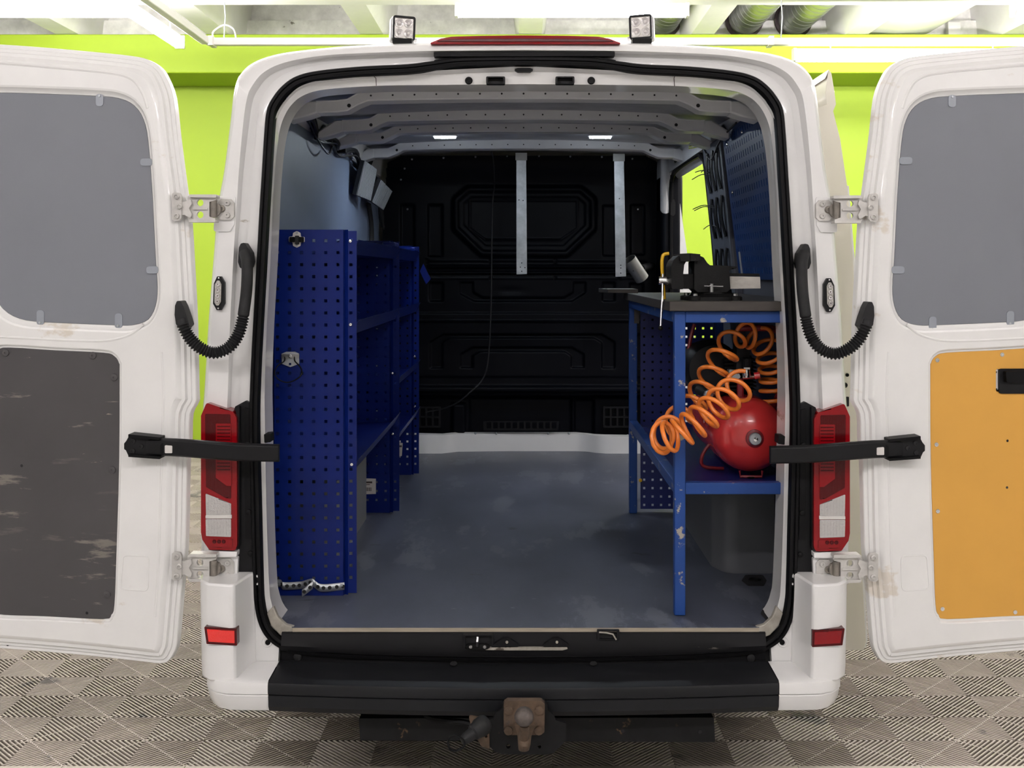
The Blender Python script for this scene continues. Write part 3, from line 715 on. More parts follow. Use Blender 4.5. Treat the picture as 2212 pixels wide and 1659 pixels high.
for sx, nm in ((-1, 'left'), (1, 'right')):
    uv, w, nrm, tang = door_fn(sx)
    mp = (lambda L: L) if sx < 0 else (lambda L: [(MX - p[0], p[1]) for p in reversed(L)])
    uvl = lambda L: [uv(*p) for p in L]
    S = [uv(p[0], p[1], -.03) for p in mp(SIL)]; S = [tuple(p) for p in cat(S, 3, True)]
    Wn = [tuple(p) for p in cat(uvl(mp(WIN)), 3, True)]; Lo = [tuple(p) for p in cat(uvl(mp(LOW)), 3, True)]
    steps = [(0, -.055), (0, -.030), (.002, -.027), (.012, -.027), (.014, -.022), (.024, -.021), (.028, -.012), (.038, -.011), (.046, -.002), (.052, 0)]
    mb = MB(); mb.loft([[w(p[0], p[1], o_) for p in inset(S, i_)] for i_, o_ in steps], True, True, False)
    ins = inset(S, .052)
    wr1 = inset(Wn, -.022); lr1 = inset(Lo, -.012)
    tris = tessellate_polygon([[Vector((p[0], p[1], 0)) for p in l] for l in (ins, wr1, lr1)])
    fl_ = ins + wr1 + lr1; b = len(mb.v); mb.v += [tuple(w(p[0], p[1], 0)) for p in fl_]
    for t in tris: mb.face([b + i for i in t])
    mb.loft([[w(p[0], p[1], o_) for p in inset(Wn, i_)] for i_, o_ in ((-.022, 0), (-.016, -.002), (-.008, -.013), (-.001, -.016), (-.001, -.022), (.012, -.022))], True)
    mb.loft([[w(p[0], p[1], o_) for p in inset(Lo, i_)] for i_, o_ in ((-.012, 0), (-.009, -.002), (-.006, -.009), (-.0005, -.010), (-.0005, -.018), (.012, -.018))], True)
    door = mb.build('rear_door', 'paintdoor', van, smooth=32, label='open %s rear door showing its white inner face' % nm)
    fnw = lambda u, v, o_: w(u, v, o_)
    MB().prism(Wn, fnw, -.019, -.0155).build('window_blank', 'blank', door, .001, label='grey blanking sheet over the %s door window' % nm)
    cp = MB().prism([Lo] if sx < 0 else [Lo, [uv(*p) for p in rnd(rect(2151, 797, 2290, 846), 4)]], fnw, -.014, -.009).build('cover_board', 'charcoal' if sx < 0 else 'ochre', door, .001,
         label='scratched charcoal board screwed to the left door' if sx < 0 else 'ochre yellow board screwed to the right door')
    # pressed ridges of the door inner: crease lines and a pocket
    for L in ([(300, 740), (352, 748), (356, 900)], ):
        pass
    cr = MB(); crp = [uv(*p) for p in mp([(352, 760), (356, 850), (352, 1000), (346, 1200), (338, 1330)])]
    cr.tube([w(p[0], p[1], -.002) for p in cat([(a, b_) for a, b_ in crp], 6)], .0045, 8, flat=1).build('pressed_rib', 'paintdoor', door)
    pk = rnd(mp([(268, 1196), (326, 1198), (324, 1276), (262, 1272)]), 12)
    pk = uvl(pk); MB().prism([pk, inset(pk, .004)], fnw, -.004, .0015).build('pressed_pocket', 'paintdoor', door, .001)
    rib = [uv(*p) for p in mp([(-100, 722), (20, 728), (160, 735), (235, 735), (285, 722), (312, 700)])]
    MB().tube([w(p[0], p[1], -.0025) for p in cat(rib, 6)], .005, 8).build('pressed_rib', 'paintdoor', door)
    rib = [uv(*p) for p in mp([(-100, 128), (100, 145), (230, 157), (285, 170), (310, 200), (322, 235)])]
    MB().tube([w(p[0], p[1], -.003) for p in cat(rib, 6)], .006, 8).build('pressed_rib', 'paintdoor', door)
    # clips
    clips = [(214, 212, 0), (254, 697, 2), (85, 690, 2), (318, 350, 1), (331, 583, 1)] if sx < 0 else [(2058, 214, 0), (2015, 704, 2), (2183, 692, 2), (1954, 347, 1), (1937, 583, 1)]
    for cx_, cy_, k in clips:
        if k == 0: L = rect(cx_ - 8, cy_ - 9, cx_ + 8, cy_ + 17)
        elif k == 2: L = rect(cx_ - 7, cy_ - 20, cx_ + 9, cy_ + 12)
        else: L = rect(cx_ - 16, cy_ - 8, cx_ + 10, cy_ + 8) if sx < 0 else rect(cx_ - 10, cy_ - 8, cx_ + 18, cy_ + 8)
        L = uvl(rnd(L, 7)); MB().prism(L, fnw, -.0154, -.0125).build('window_clip', 'clipm', door, .001)
        if k != 1:
            q = uv(cx_, cy_ - 5 if k == 0 else cy_ + 7); MB().lathe([(.0042, 0), (.0036, .0018), (0, .002)], w(q[0], q[1], -.0125), nrm, 10).build('clip_screw', 'galv', door)
    if sx < 0:
        for q in ((13, 762), (201, 768), (247, 815), (243, 1015), (232, 1284)):
            q = uv(*q); MB().lathe([(.0115, 0), (.0105, .003), (.006, .0042), (.0025, .0042), (.002, .0028), (0, .0028)], w(q[0], q[1], -.009), nrm, 18).build('screw_cap', 'charcoal', door)
        for q in ((47, 1006), (188, 1324)):
            q = uv(*q); MB().lathe([(.0045, 0), (.004, .0006), (0, .0006)], w(q[0], q[1], -.009), nrm, 12).build('screw_hole', 'dark', door)
    else:
        for q in ((2024, 778), (2164, 766), (2022, 960), (2025, 1104), (2035, 1315), (2192, 1322)):
            q = uv(*q); MB().lathe([(.0072, 0), (.0064, .0024), (.003, .003), (0, .002)], w(q[0], q[1], -.009), nrm, 12).build('board_screw', 'chrome', door)
        for q in ((2176, 952), (2175, 1053)):
            q = uv(*q); MB().lathe([(.004, 0), (.0035, .0006), (0, .0006)], w(q[0], q[1], -.009), nrm, 12).build('screw_hole', 'dark', door)
        hd = MB().prism(uvl(rnd(rect(2156, 796, 2290, 850), 6)), fnw, -.012, -.004).build('pull_handle', 'plastic', door, .003)
        MB().prism(uvl(rnd([(2164, 801), (2290, 798), (2290, 822), (2166, 825)], 4)), fnw, -.004, .012).build('pull_handle_lip', 'rubber', door, .005)
        MB().prism(uvl(rect(2150, 798, 2158, 842)), fnw, -.0145, -.011).build('handle_gap', 'paper', door)
        for q in ((2152, 804), (2153, 841)):
            q = uv(*q); MB().lathe([(.003, 0), (.0025, .001), (0, .001)], w(q[0], q[1], -.011), nrm, 10).build('screw_hole', 'dark', door)
    # drain plugs in the lower flange
    for q in ((10, 1403), (236, 1418), (262, 1421)):
        q = uv(*mp([q])[0]); MB().lathe([(.005, 0), (.004, .002), (0, .002)], w(q[0], q[1] + .01, -.026), nrm, 8).build('drain_plug', 'rubber', door)
    # -------- check arm: bracket on the door, curved black link to the post
    m2 = (lambda L: L) if sx < 0 else (lambda L: [(MX - p[0] - 2, p[1] + 4) for p in reversed(L)])
    mm = (lambda p: p) if sx < 0 else (lambda p: (MX - p[0] - 2, p[1] + 4) + tuple(p[2:]))
    ca = MB(); P = [(315, 965, -.075), (380, 967, -.098), (450, 972, -.112), (520, 977, -.112), (603, 979, -.100)]
    P = [mm(p) for p in P]; C = [at(*p) for p in cat(P, 6)]
    hts = [.0245, .0265, .0275, .026]
    rings = []
    for i, p in enumerate(C):
        hh = .0265 - .0012 * abs(i / (len(C) - 1) - .5)
        rings.append([p + Vector((0, y_, z_)) for y_, z_ in ((-.006, -hh + .003), (-.009, -hh + .006), (-.009, hh - .006), (-.006, hh - .003), (0, hh), (.009, hh), (.009, -hh), (0, -hh))])
    arm = ca.loft(rings, True, True, True).build('door_check_arm', 'plastic', van, .001, label='black check arm holding the %s rear door open' % nm)
    bL = [(279, 941), (330, 945), (343, 950), (343, 985), (330, 990), (277, 984), (272, 973), (268, 970), (268, 958), (273, 952)]
    MB().px(rnd(m2(bL), 2), -.085, .03).build('arm_bracket', 'plastic', arm, .003)
    MB().px(rnd(m2([(277, 938), (345, 945), (345, 951), (277, 945)]), 1), -.100, .05).build('bracket_flange', 'rubber', arm, .002)
    MB().px(rnd(m2([(277, 981), (345, 987), (345, 992), (277, 987)]), 1), -.100, .05).build('bracket_flange', 'rubber', arm, .002)
    for q in ((288, 953), (305, 964), (287, 974)):
        q = mm(q); MB().lathe([(.0075, 0), (.007, -.003), (.004, -.003), (.0035, -.001), (0, -.001)], at(q[0], q[1], -.085), 'y', 12).build('bracket_bolt', 'rubberg', arm)
    q = mm((350, 970)); MB().px(rnd(m2([(346, 962), (350, 957), (354, 957), (354, 984), (350, 984), (346, 977)]), 2), -.099, .02).build('arm_stop', 'rubber', arm, .002)
    MB().px(rnd(m2([(356, 962), (372, 963), (372, 979), (356, 979)]), 2), -.106, .008).build('arm_window', 'paper', arm)
    MB().px(rnd(m2([(570, 938), (584, 937), (585, 955), (571, 957)]), 2), -.03, .05).build('arm_guide', 'rubber', arm, .003)
    # -------- hinges
    for hy, up in ((452, True), (1229, False)):
        mh = (lambda L: [(p[0], p[1] + hy - 452) for p in L]) if sx < 0 else (lambda L: [(MX - p[0], p[1] + hy - 452 + 2) for p in reversed(L)])
        mq = (lambda p: (p[0], p[1] + hy - 452)) if sx < 0 else (lambda p: (MX - p[0], p[1] + hy - 452 + 2))
        hg = MB().px(rnd(mh([(470, 437), (478, 430), (498, 430), (505, 438), (505, 468), (498, 475), (478, 475), (470, 470)]), 3), -.018, .02).build('door_hinge', 'dirtym', van, .003, label='%s hinge of the %s rear door' % ('upper' if up else 'lower', nm))
        for q, r_ in (((492, 439), .0085), ((492, 465), .0085), ((479, 451), .0115)):
            q = mq(q); MB().lathe([(r_, 0), (r_, -.005), (r_ * .8, -.008), (r_ * .45, -.008), (r_ * .4, -.004), (0, -.004)], at(q[0], q[1], -.017), 'y', 14).build('hinge_bolt', 'dirtym' if r_ < .01 else 'greasy', hg)
        MB().cyl(at(*mq((461, 433)), -.035), at(*mq((461, 470)), -.035), .011, 14).build('hinge_pin', 'greasy', hg)
        MB().px(rnd(mh([(461, 437), (472, 440), (476, 446), (476, 458), (470, 466), (461, 467)]), 2), -.032, .018).build('knuckle_arm', 'greasy', hg, .003)
        holes = [circ(*mq((432, 438)), 7.5), circ(*mq((432, 464)), 7.5)]
        MB().px([rnd(mh([(405, 424), (412, 421), (466, 421), (467, 432), (452, 436), (452, 468), (465, 472), (465, 477), (412, 478), (405, 474)]), 2)] + holes, -.048, .012).build('hinge_link', 'dirtym', hg, .002)
        MB().px(rnd(mh([(408, 420), (467, 420), (467, 427), (408, 426)]), 2), -.062, .04).build('link_flange', 'dirtym', hg, .003)
        MB().px(rnd(mh([(408, 474), (465, 474), (465, 480), (408, 480)]), 2), -.062, .04).build('link_flange', 'dirtym', hg, .003)
        MB().px(rnd(mh([(416, 449), (448, 449), (448, 453), (416, 453)]), 1), -.054, .012).build('link_rib', 'dirtym', hg, .002)
        MB().px(rnd(mh([(387, 434), (398, 436), (412, 430), (414, 440), (408, 450), (414, 462), (412, 472), (398, 464), (387, 466), (392, 450)]), 3), -.060, .02).build('hinge_fork', 'dirtym', hg, .004)
        MB().px(rnd(mh([(371, 419), (376, 415), (389, 417), (392, 424), (392, 470), (388, 476), (376, 478), (371, 474)]), 3), -.066, .012).build('door_plate', 'dirtym', hg, .003)
        for q in ((382, 425), (388, 446), (382, 467)):
            q = mq(q); MB().lathe([(.0085, 0), (.0082, -.007), (.005, -.009), (.004, -.005), (0, -.005)], at(q[0], q[1], -.065), 'y', 12).build('hinge_bolt', 'dirtym', hg)
    # -------- corrugated cable conduit
    m3 = (lambda p: p) if sx < 0 else (lambda p: (MX - 2 - p[0], p[1] + 2, p[2]))
    KP = [(529, 545, -.025), (534, 570, -.045), (533, 620, -.05), (528, 665, -.055), (522, 700, -.06), (512, 728, -.07), (492, 752, -.085), (462, 762, -.095), (432, 751, -.1), (410, 730, -.1), (398, 708, -.1), (392, 690, -.098)]
    C = [at(*m3(p)) for p in cat(KP, 14)]
    # resample evenly
    Ls = [0]
    for a, b_ in zip(C, C[1:]): Ls.append(Ls[-1] + (b_ - a).length)
    tot = Ls[-1]; K_ = 300; path = []; rad = []
    j = 0
    for k in range(K_ + 1):
        s_ = tot * k / K_
        while j < len(Ls) - 2 and Ls[j + 1] < s_: j += 1
        t = (s_ - Ls[j]) / max(1e-9, Ls[j + 1] - Ls[j]); path.append(C[j].lerp(C[j + 1], t))
        f_ = k / K_
        rad.append(.0165 + (.003 * math.sin(s_ / .0085 * 2 * PI) if .40 < f_ < .97 else .0 + (.001 if f_ < .4 else 0)))
    cn = MB().tube(path, rad, 12).build('cable_conduit', 'rubberg', van, label='corrugated rubber cable conduit beside the %s tail light' % nm)
    bt = MB(); bc = at(*m3((526, 552, -.012)))
    L1 = [m3((p[0], p[1], 0))[:2] for p in [(516, 535), (520, 526), (528, 524), (533, 532), (541, 545), (544, 565), (540, 578), (526, 582), (518, 578), (514, 566)]]
    if sx > 0: L1 = list(reversed(L1))
    bt.px(rnd(L1, 4), -.03, .045).build('conduit_boot', 'rubberg', cn, .008, seg=3)
    L2 = [m3((p[0], p[1], 0))[:2] for p in [(378, 660), (382, 650), (390, 650), (396, 662), (404, 685), (409, 702), (400, 712), (386, 708), (380, 700), (377, 680)]]
    if sx > 0: L2 = list(reversed(L2))
    MB().px(rnd(L2, 4), -.105, .05).build('conduit_boot', 'rubberg', cn, .009, seg=3)
    # -------- strobe light module on the corner post
    m4 = (lambda p: p) if sx < 0 else (lambda p: (MX - 4 - p[0], p[1] + 4))
    c0 = at(*m4((472, 633)), -.004)
    sb = thing('strobe_light', 'black flat strobe light with four clear lenses on the %s rear post' % nm, 'light', tuple(c0), 'strobe lights on the rear posts')
    rv = (lambda L: L) if sx < 0 else (lambda L: list(reversed(L)))
    MB().px(rnd(rv([m4(p) for p in [(462, 612), (469, 597), (477, 597), (485, 610), (485, 656), (477, 670), (468, 670), (460, 656)]]), 2), -.016, .014).build('housing', 'plastic', sb, .002)
    MB().px(rnd(rv([m4(p) for p in [(464, 614), (469, 606), (474, 606), (478, 614), (477, 652), (472, 660), (467, 660), (463, 653)]]), 2), -.021, .008).build('lens_plate', 'led', sb, .002)
    for k in range(4):
        q = m4((470.5 - k * .4, 614 + k * 12.4))
        MB().lathe([(.0075, 0), (.0072, -.002), (.003, .003), (0, .003)], at(q[0], q[1], -.0225), 'y', 14).build('lens', 'clear', sb)
        MB().ball(at(q[0], q[1], -.0212), .0026, 8, 6).build('diode', 'ink', sb)
    for q in ((472.5, 600.5), (471.5, 666)):
        q = m4(q); MB().lathe([(.003, 0), (.0025, -.0015), (0, -.002)], at(q[0], q[1], -.0162), 'y', 10).build('screw', 'chrome', sb)

# ---------------------------------------------------------------- roof work lights
for nm, cx_, cy_, yaw, tilt in (('left', 871, 63, .24, 1), ('right', 1385, 60, -.22, -1)):
    c = at(cx_, cy_, .10); t = thing('work_light', 'square work light with four lenses on the roof edge, %s of the red brake light' % nm, 'light', (c.x, c.y, at(cx_, 92, .10).z), 'work lights on the roof edge')
    R = Matrix.Translation(c) @ Matrix.Rotation(yaw, 4, 'Z') @ Matrix.Rotation(.03 * tilt, 4, 'Y') @ Matrix.Rotation(.05, 4, 'X')
    def fw(u, v, w_): return R @ Vector((u, w_, v))
    s_ = .0375
    sq = rnd(rect(-s_ * .94, -s_, s_ * .94, s_), .009)
    MB().prism([sq, inset(sq, .0058)], fw, -.022, .0).build('bezel', 'plastic', t, .002)
    MB().prism(inset(sq, .002), fw, -.001, .035).build('body', 'alu', t, .004)
    MB().prism(inset(sq, .0056), fw, -.016, -.0012).build('face_plate', 'led', t, .001)
    for u in (-.0145, .0145):
        for v in (-.0155, .0155):
            o_ = R @ Vector((u, -.0163, v)); ax = R.to_3x3() @ Vector((0, -1, 0))
            r_ = MB().lathe([(.0138, 0), (.0138, .003), (.0125, .003), (.005, -.0005), (.005, .002), (0, .002)], o_, ax, 18).build('lens', 'clear', t)
            MB().lathe([(.0045, .002), (.004, .004), (0, .0045)], o_, ax, 10).build('diode', 'paper', t)
    fn_ = MB()
    for k in range(6): fn_.prism(inset(sq, -.003), fw, .007 + k * .007, .0095 + k * .007)
    fn_.build('cooling_fin', 'alu', t)
    MB().prism(rect(-.022, -.048, .022, -.0377), fw, -.004, .02).build('bracket', 'galv', t, .002)
    MB().box(c.x - .03, c.x + .03, c.y - .03, c.y + .03, at(cx_, 93, .10).z - .006, at(cx_, 93, .10).z + .0005 + .008).build('bracket_foot', 'iron', t)
    MB().cyl(R @ Vector((tilt * .045 * 1, .012, -.03)), R @ Vector((tilt * .03, .012, -.03)), .007, 8).build('bracket_bolt', 'chrome', t)

# ---------------------------------------------------------------- sliding side door, slid back along the right flank
so = [(1790, 150), (1796, 158), (1803, 200), (1806, 225), (1800, 240), (1815, 300), (1830, 400), (1843, 560), (1848, 700), (1850, 880), (1856, 900), (1858, 1000), (1862, 1230), (1868, 1340), (1871, 1385), (1866, 1405)]
Y_ = .24; op = [at(p[0], p[1], Y_) for p in so]
outer = [(p.x, p.z) for p in op]; inner = [(p.x - (.012 if i < 2 else .03 if i < 4 else .075), p.z + (0 if i else -.03)) for i, p in enumerate(op)]
sd = MB().xz(outer + list(reversed(inner)), Y_, 1.5).build('sliding_door', 'cream', van, .008, label='cream edge of the open sliding side door beyond the right post')
MB().xz([(a + .002, b) for a, b in outer[6:]] + [(a + .012, b) for a, b in reversed(outer[6:])], Y_ + .02, 1.5).build('outer_skin', 'paint', sd, .002)
for q, r_ in (((1830, 810), .006), ((1825, 832), .009)):
    MB().lathe([(r_, 0), (r_, -.002), (r_ * .6, -.002), (r_ * .5, 0), (0, 0)], at(q[0], q[1], Y_ - .001), 'y', 14).build('edge_hole', 'dark', sd)
MB().px(rnd(rect(1827, 857, 1834, 878), 2), Y_ - .002, .004).build('edge_slot', 'dark', sd)

# ---------------------------------------------------------------- tow bar
TY = -.275
tb = MB().px(rnd([(775, 1552), (1542, 1550), (1545, 1603), (778, 1600)], 3), -.06, .07).build('tow_bar', 'towb', van, .005, label='chipped black tow bar beam under the bumper')
pl = [(1047, 1556), (1066, 1552), (1072, 1538), (1084, 1532), (1086, 1520), (1096, 1511), (1172, 1511), (1182, 1521), (1183, 1534), (1196, 1545), (1200, 1556), (1222, 1562), (1224, 1598), (1196, 1627), (1180, 1630), (1085, 1629), (1070, 1624), (1044, 1600)]
MB().px([rnd(pl, 3), circ(1098, 1612, 5), circ(1165, 1613, 4)], TY + .05, .014).build('mount_plate', 'towb', tb, .003)
MB().px(rnd([(1088, 1520), (1096, 1514), (1168, 1514), (1177, 1521), (1176, 1582), (1168, 1588), (1096, 1588), (1088, 1580)], 4), TY + .03, .024).build('ball_plate', 'rust', tb, .004)
for q in ((1099, 1533), (1165, 1533), (1098, 1577), (1164, 1577)):
    MB().lathe([(.0125, 0), (.012, -.008), (.006, -.0095), (0, -.0095)], at(q[0], q[1], TY + .03), 'y', 12).build('plate_bolt', 'rust', tb)
nk = [(1110, 1562, 1158, .02), (1114, 1575, 1153, -.02), (1118, 1590, 1148, -.05), (1119, 1608, 1146, -.06), (1120, 1619, 1143, -.045)]
rings = []
for x0, y_, x1, dy in nk:
    a = at(x0, y_, TY + dy); b_ = at(x1, y_, TY + dy); c = (a + b_) / 2; rx = (b_.x - a.x) / 2
    rings.append([c + Vector((rx * math.cos(q), .016 * math.sin(q), 0)) for q in [2 * PI * k / 14 for k in range(14)]])
MB().loft(rings, True, True, True).build('ball_neck', 'rust', tb, smooth=50)
MB().tube([at(1132, 1600, TY - .045), at(1133, 1580, TY - .075), at(1133, 1566, TY - .085)], [.016, .014, .013], 12).build('ball_neck', 'rust', tb)
MB().ball(at(1132, 1548, TY - .088), .0262, 20, 12).build('tow_ball', 'ballm', tb, label='rusty tow ball in the middle of the bumper')
a, b_ = at(1052, 1560, TY + .02), at(992, 1606, TY - .04)
d_ = b_ - a
sk_ = MB().lathe([(.022, 0), (.027, .008), (.027, .03), (.024, .036), (.022, .05), (.017, .054), (.016, .078), (.014, .082), (.013, .09), (0, .091)], a, d_, 18).build('trailer_socket', 'rubberg', tb, label='grey trailer socket beside the tow ball')
MB().px([rnd([(1012, 1546), (1050, 1552), (1056, 1560), (1058, 1620), (1040, 1612), (1020, 1580)], 4), circ(1050, 1574, 3), circ(1050, 1591, 3)], TY + .045, .008).build('socket_bracket', 'rust', tb, .002)
MB().tube(cat([at(968, 1600, TY - .03), at(972, 1618, TY - .04), at(985, 1622, TY - .05), at(1002, 1612, TY - .05), at(1000, 1598, TY - .045), at(980, 1588, TY - .04)], 6, True), .003, 6, True).build('socket_cap_loop', 'rubber', tb)
MB().tube(cat([at(920, 1545, -.05), at(935, 1553, -.08), at(960, 1557, -.1), at(1000, 1560, -.12), at(1030, 1568, -.14)], 6), .009, 8).build('socket_cable', 'rubber', tb)
for q in ((1345, 1579), (1512, 1581)): MB().lathe([(.006, 0), (.005, -.001), (0, -.001)], at(q[0], q[1], -.061), 'y', 12).build('beam_hole', 'dark', tb)
# ---------------------------------------------------------------- load-space interior of the van
def wall_poly(x_of_z, y0, y1, z0, z1, n=8):
    zs = [z0 + (z1 - z0) * k / n for k in range(n + 1)]
    return [[(x_of_z(z), y, z) for z in zs] for y in (y0, y1)]
xl = lambda z: -.885 + .015 * max(0, (z - 1.4) / .8)
xr = lambda z: .955 - .085 * max(0, min(1, (z - 1.45) / .78))
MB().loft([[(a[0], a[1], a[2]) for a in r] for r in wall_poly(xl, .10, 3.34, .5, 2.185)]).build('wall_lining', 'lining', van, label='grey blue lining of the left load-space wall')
MB().loft(wall_poly(xr, .10, 1.86, .5, 2.25)).build('wall_lining', 'liningd', van, label='lining of the right load-space wall, its grey darkened for the shade under the bench')
# roof skin and cant rails
roofz = lambda y: 2.222 + .034 * y
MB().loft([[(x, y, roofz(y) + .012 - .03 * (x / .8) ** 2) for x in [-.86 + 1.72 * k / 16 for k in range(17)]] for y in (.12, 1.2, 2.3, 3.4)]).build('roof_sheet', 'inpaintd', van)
for s_ in (-1, 1):
    MB().loft([[(s_ * .90, y, 2.16), (s_ * .875, y, 2.19), (s_ * .866, y, 2.195), (s_ * .845, y, roofz(y) - .03), (s_ * .82, y, roofz(y) + .01)] for y in (.1, 1.2, 2.3, 3.36)]).build('cant_rail', 'inpaint', van)
# roof bows: hat section with lower ends
for yb, pyb, h_, xs_, xe in ((.45, 221, .036, .585, .715), (1.12, 265, .042, .60, .735), (1.65, 290, .036, .61, .76), (2.51, 326, .044, .68, .80)):
    zb = at(1131, pyb, yb).z
    pts = []
    for k in range(41):
        x = -xe + 2 * xe * k / 40; ax = abs(x)
        t = max(0, min(1, (ax - (xs_ - .05)) / .09)); t = t * t * (3 - 2 * t)
        pts.append((x, zb + .012 * (1 - (x / xe) ** 2) - .036 * t))
    rings = []
    for x, z in pts:
        rings.append([(x, yb - .006, z + h_ + .004), (x, yb, z + h_), (x, yb, z + .004), (x, yb + .004, z), (x, yb + .085, z), (x, yb + .09, z + h_), (x, yb + .10, z + h_ + .004)])
    bw = MB().loft(rings, False).build('roof_bow', 'inpaint', van, smooth=40)
    hb = MB()
    for k in range(-8, 9):
        x = k * xe / 9.5
        z = min(pts, key=lambda p: abs(p[0] - x))[1]
        hb.lathe([(.0035 if abs(k) != 8 else .007, 0), (.003, -.0008), (0, -.0009)], (x, yb, z + h_ * .5), 'y', 8)
    hb.build('bow_hole', 'dark', bw)
    for s_ in (-1, 1):
        x = s_ * xe; z = pts[0][1]
        L = [(x - s_ * .004, z + .0), (x - s_ * .004, z + h_ + .004), (x + s_ * .03, z + h_ + .004), (x + s_ * .10, z + .0), (x + s_ * .10, z - .03), (x + s_ * .03, z - .012)]
        MB().xz(L, yb - .004, yb + .09).build('bow_bracket', 'inpaint', bw, .006)
        # opening in the cant rail between bows
    for s_ in (-1, 1):
        ov = rnd([(yb + .16, 2.205), (yb + .30, 2.205), (yb + .30, 2.235), (yb + .16, 2.235)], .012)
        MB().prism(ov, lambda u, v, w_: (s_ * (.864 - (v - 2.195) * .5 - .003 - w_), u, v), 0, .002).build('rail_opening', 'dark', bw)
# two lit cabin lamps between the last bows
for px_ in (961, 1297):
    c = at(px_, 293, 2.05)
    la = thing('cabin_lamp', 'small lit cabin lamp under the van roof, %s of the two' % ('left' if px_ < 1131 else 'right'), 'light', tuple(c), 'cabin lamps')
    MB().box(c.x - .062, c.x + .062, c.y - .02, c.y + .03, c.z - .003, c.z + .006).build('housing', 'inpaint', la, .002)
    MB().box(c.x - .054, c.x + .054, c.y - .016, c.y + .024, c.z - .010, c.z - .0035).build('lamp_lens', 'cabinside', la, .002)
    MB().box(c.x - .050, c.x + .050, c.y - .012, c.y + .022, c.z - .0115, c.z - .0105).build('diode_plate', 'cabinglow', la)

# ---- bulkhead: pressed sheet as a height field
BY = 3.30
gx = np.arange(818, 1450.1, 2.0); gy = np.arange(326, 948.1, 2.0)
GX, GY = np.meshgrid(gx, gy)
def sdpoly(pts):
    P = np.array(pts, float); d = np.full(GX.shape, 1e9); inside = np.zeros(GX.shape, bool)
    for i in range(len(P)):
        a = P[i]; b = P[(i + 1) % len(P)]; e = b - a
        wx, wy = GX - a[0], GY - a[1]
        t = np.clip((wx * e[0] + wy * e[1]) / (e @ e), 0, 1)
        d = np.minimum(d, np.hypot(wx - e[0] * t, wy - e[1] * t))
        c = ((a[1] > GY) != (b[1] > GY)) & (GX < (b[0] - a[0]) * (GY - a[1]) / ((b[1] - a[1]) or 1e-9) + a[0])
        inside ^= c
    return np.where(inside, d, -d)          # positive inside
def ss(d, w): t = np.clip(d / w, 0, 1); return t * t * (3 - 2 * t)
H = np.zeros(GX.shape)                      # metres towards the camera
H -= .05 * ss(GY - 385, -50) * 0
H += .045 * (1 - ss(GY - 345, 60))          # upper slope leans out to the roof
H -= .035 * ss(GX - 905, -40) * 0
big = rnd([(1010, 404), (1256, 404), (1286, 430), (1286, 496), (1226, 553), (1040, 553), (980, 496), (980, 430)], 14)
s1 = sdpoly(big); H += .035 * ss(s1 + 6, 10); H -= .020 * ss(s1 - 8, 6)
H -= .012 * ss(s1 - 20, 5)
s2 = sdpoly(rnd([(1012, 430), (1250, 430), (1250, 495), (1212, 521), (1048, 521), (1012, 495)], 5)); H += .006 * ss(s2, 3) - .008 * ss(s2 - 3, 3)
for R_ in ((863, 440, 897, 545), (922, 440, 958, 556), (1300, 442, 1332, 555), (1360, 440, 1395, 553), (925, 608, 959, 653), (1299, 608, 1331, 653), (1358, 610, 1392, 650), (1358, 720, 1392, 796)):
    H -= .020 * ss(sdpoly(rnd(rect(*R_), 5)), 5)
U = rnd([(991, 608), (1024, 608), (1024, 630), (1043, 641), (1218, 641), (1236, 630), (1236, 608), (1267, 608), (1267, 633), (1236, 653), (1024, 653), (991, 635)], 3)
H -= .018 * ss(sdpoly(U), 4)
A1 = rnd([(927, 797), (927, 738), (957, 720), (1300, 720), (1330, 738), (1330, 797), (1298, 797), (1298, 741), (1283, 732), (973, 732), (958, 741), (958, 797)], 3)
A2 = rnd([(993, 796), (993, 764), (1020, 748), (1236, 748), (1263, 764), (1263, 796), (1232, 796), (1232, 770), (1219, 761), (1038, 761), (1023, 770), (1023, 796)], 3)
H -= .018 * ss(sdpoly(A1), 4); H -= .018 * ss(sdpoly(A2), 4)
for yc, hw, a in ((576, 5, .022), (589, 5, .022), (564, 2.5, .008), (601, 3, .008)):
    H += a * ss(hw - np.abs(GY - yc), 4) * ss(sdpoly(rect(922, 550, 1400, 612)), 6)
for xc in (922, 1060, 1200, 1338): H -= .010 * ss(3.5 - np.abs(GX - xc), 2) * ss(sdpoly(rect(900, 558, 1400, 570)), 2)
for xc in (922, 1060, 1200, 1338): H -= .010 * ss(3.5 - np.abs(GX - xc), 2) * ss(sdpoly(rect(900, 597, 1400, 606)), 2)
H += .010 * ss(GY - 674, 5); H += .012 * ss(3 - np.abs(GY - 694), 3); H -= .006 * ss(GY - 812, 4)
H += .030 * ss(9 - np.abs(GY - 840), 6); H -= .06 * ss(GY - 851, 14)
H += .035 * ss(sdpoly(rnd([(905, 862), (975, 862), (1000, 1000), (905, 1000)], 4)), 14) * 0
H -= .03 * ss(sdpoly(rnd([(1010, 858), (1240, 858), (1240, 960), (1010, 960)], 10)), 8)
H += .03 * ss(sdpoly(rnd([(972, 870), (1008, 870), (1008, 960), (972, 960)], 6)), 8)
H -= .03 * ss(sdpoly(rnd([(1238, 862), (1288, 862), (1288, 960), (1238, 960)], 6)), 8)
dd = np.hypot((GX - 1105) / 30, (GY - 628) / 7); H -= .008 * np.exp(-dd ** 2)
mask = sdpoly(rnd([(838, 352), (868, 338), (1390, 338), (1418, 352), (1432, 420), (1440, 700), (1440, 946), (826, 946), (826, 480)], 10)) > -1
mb = MB(); nx_, ny_ = len(gx), len(gy)
D_ = BY - CAMY
for j in range(ny_):
    for i in range(nx_):
        p = at(gx[i], gy[j], BY); mb.v.append((p.x, BY - H[j, i], p.z))
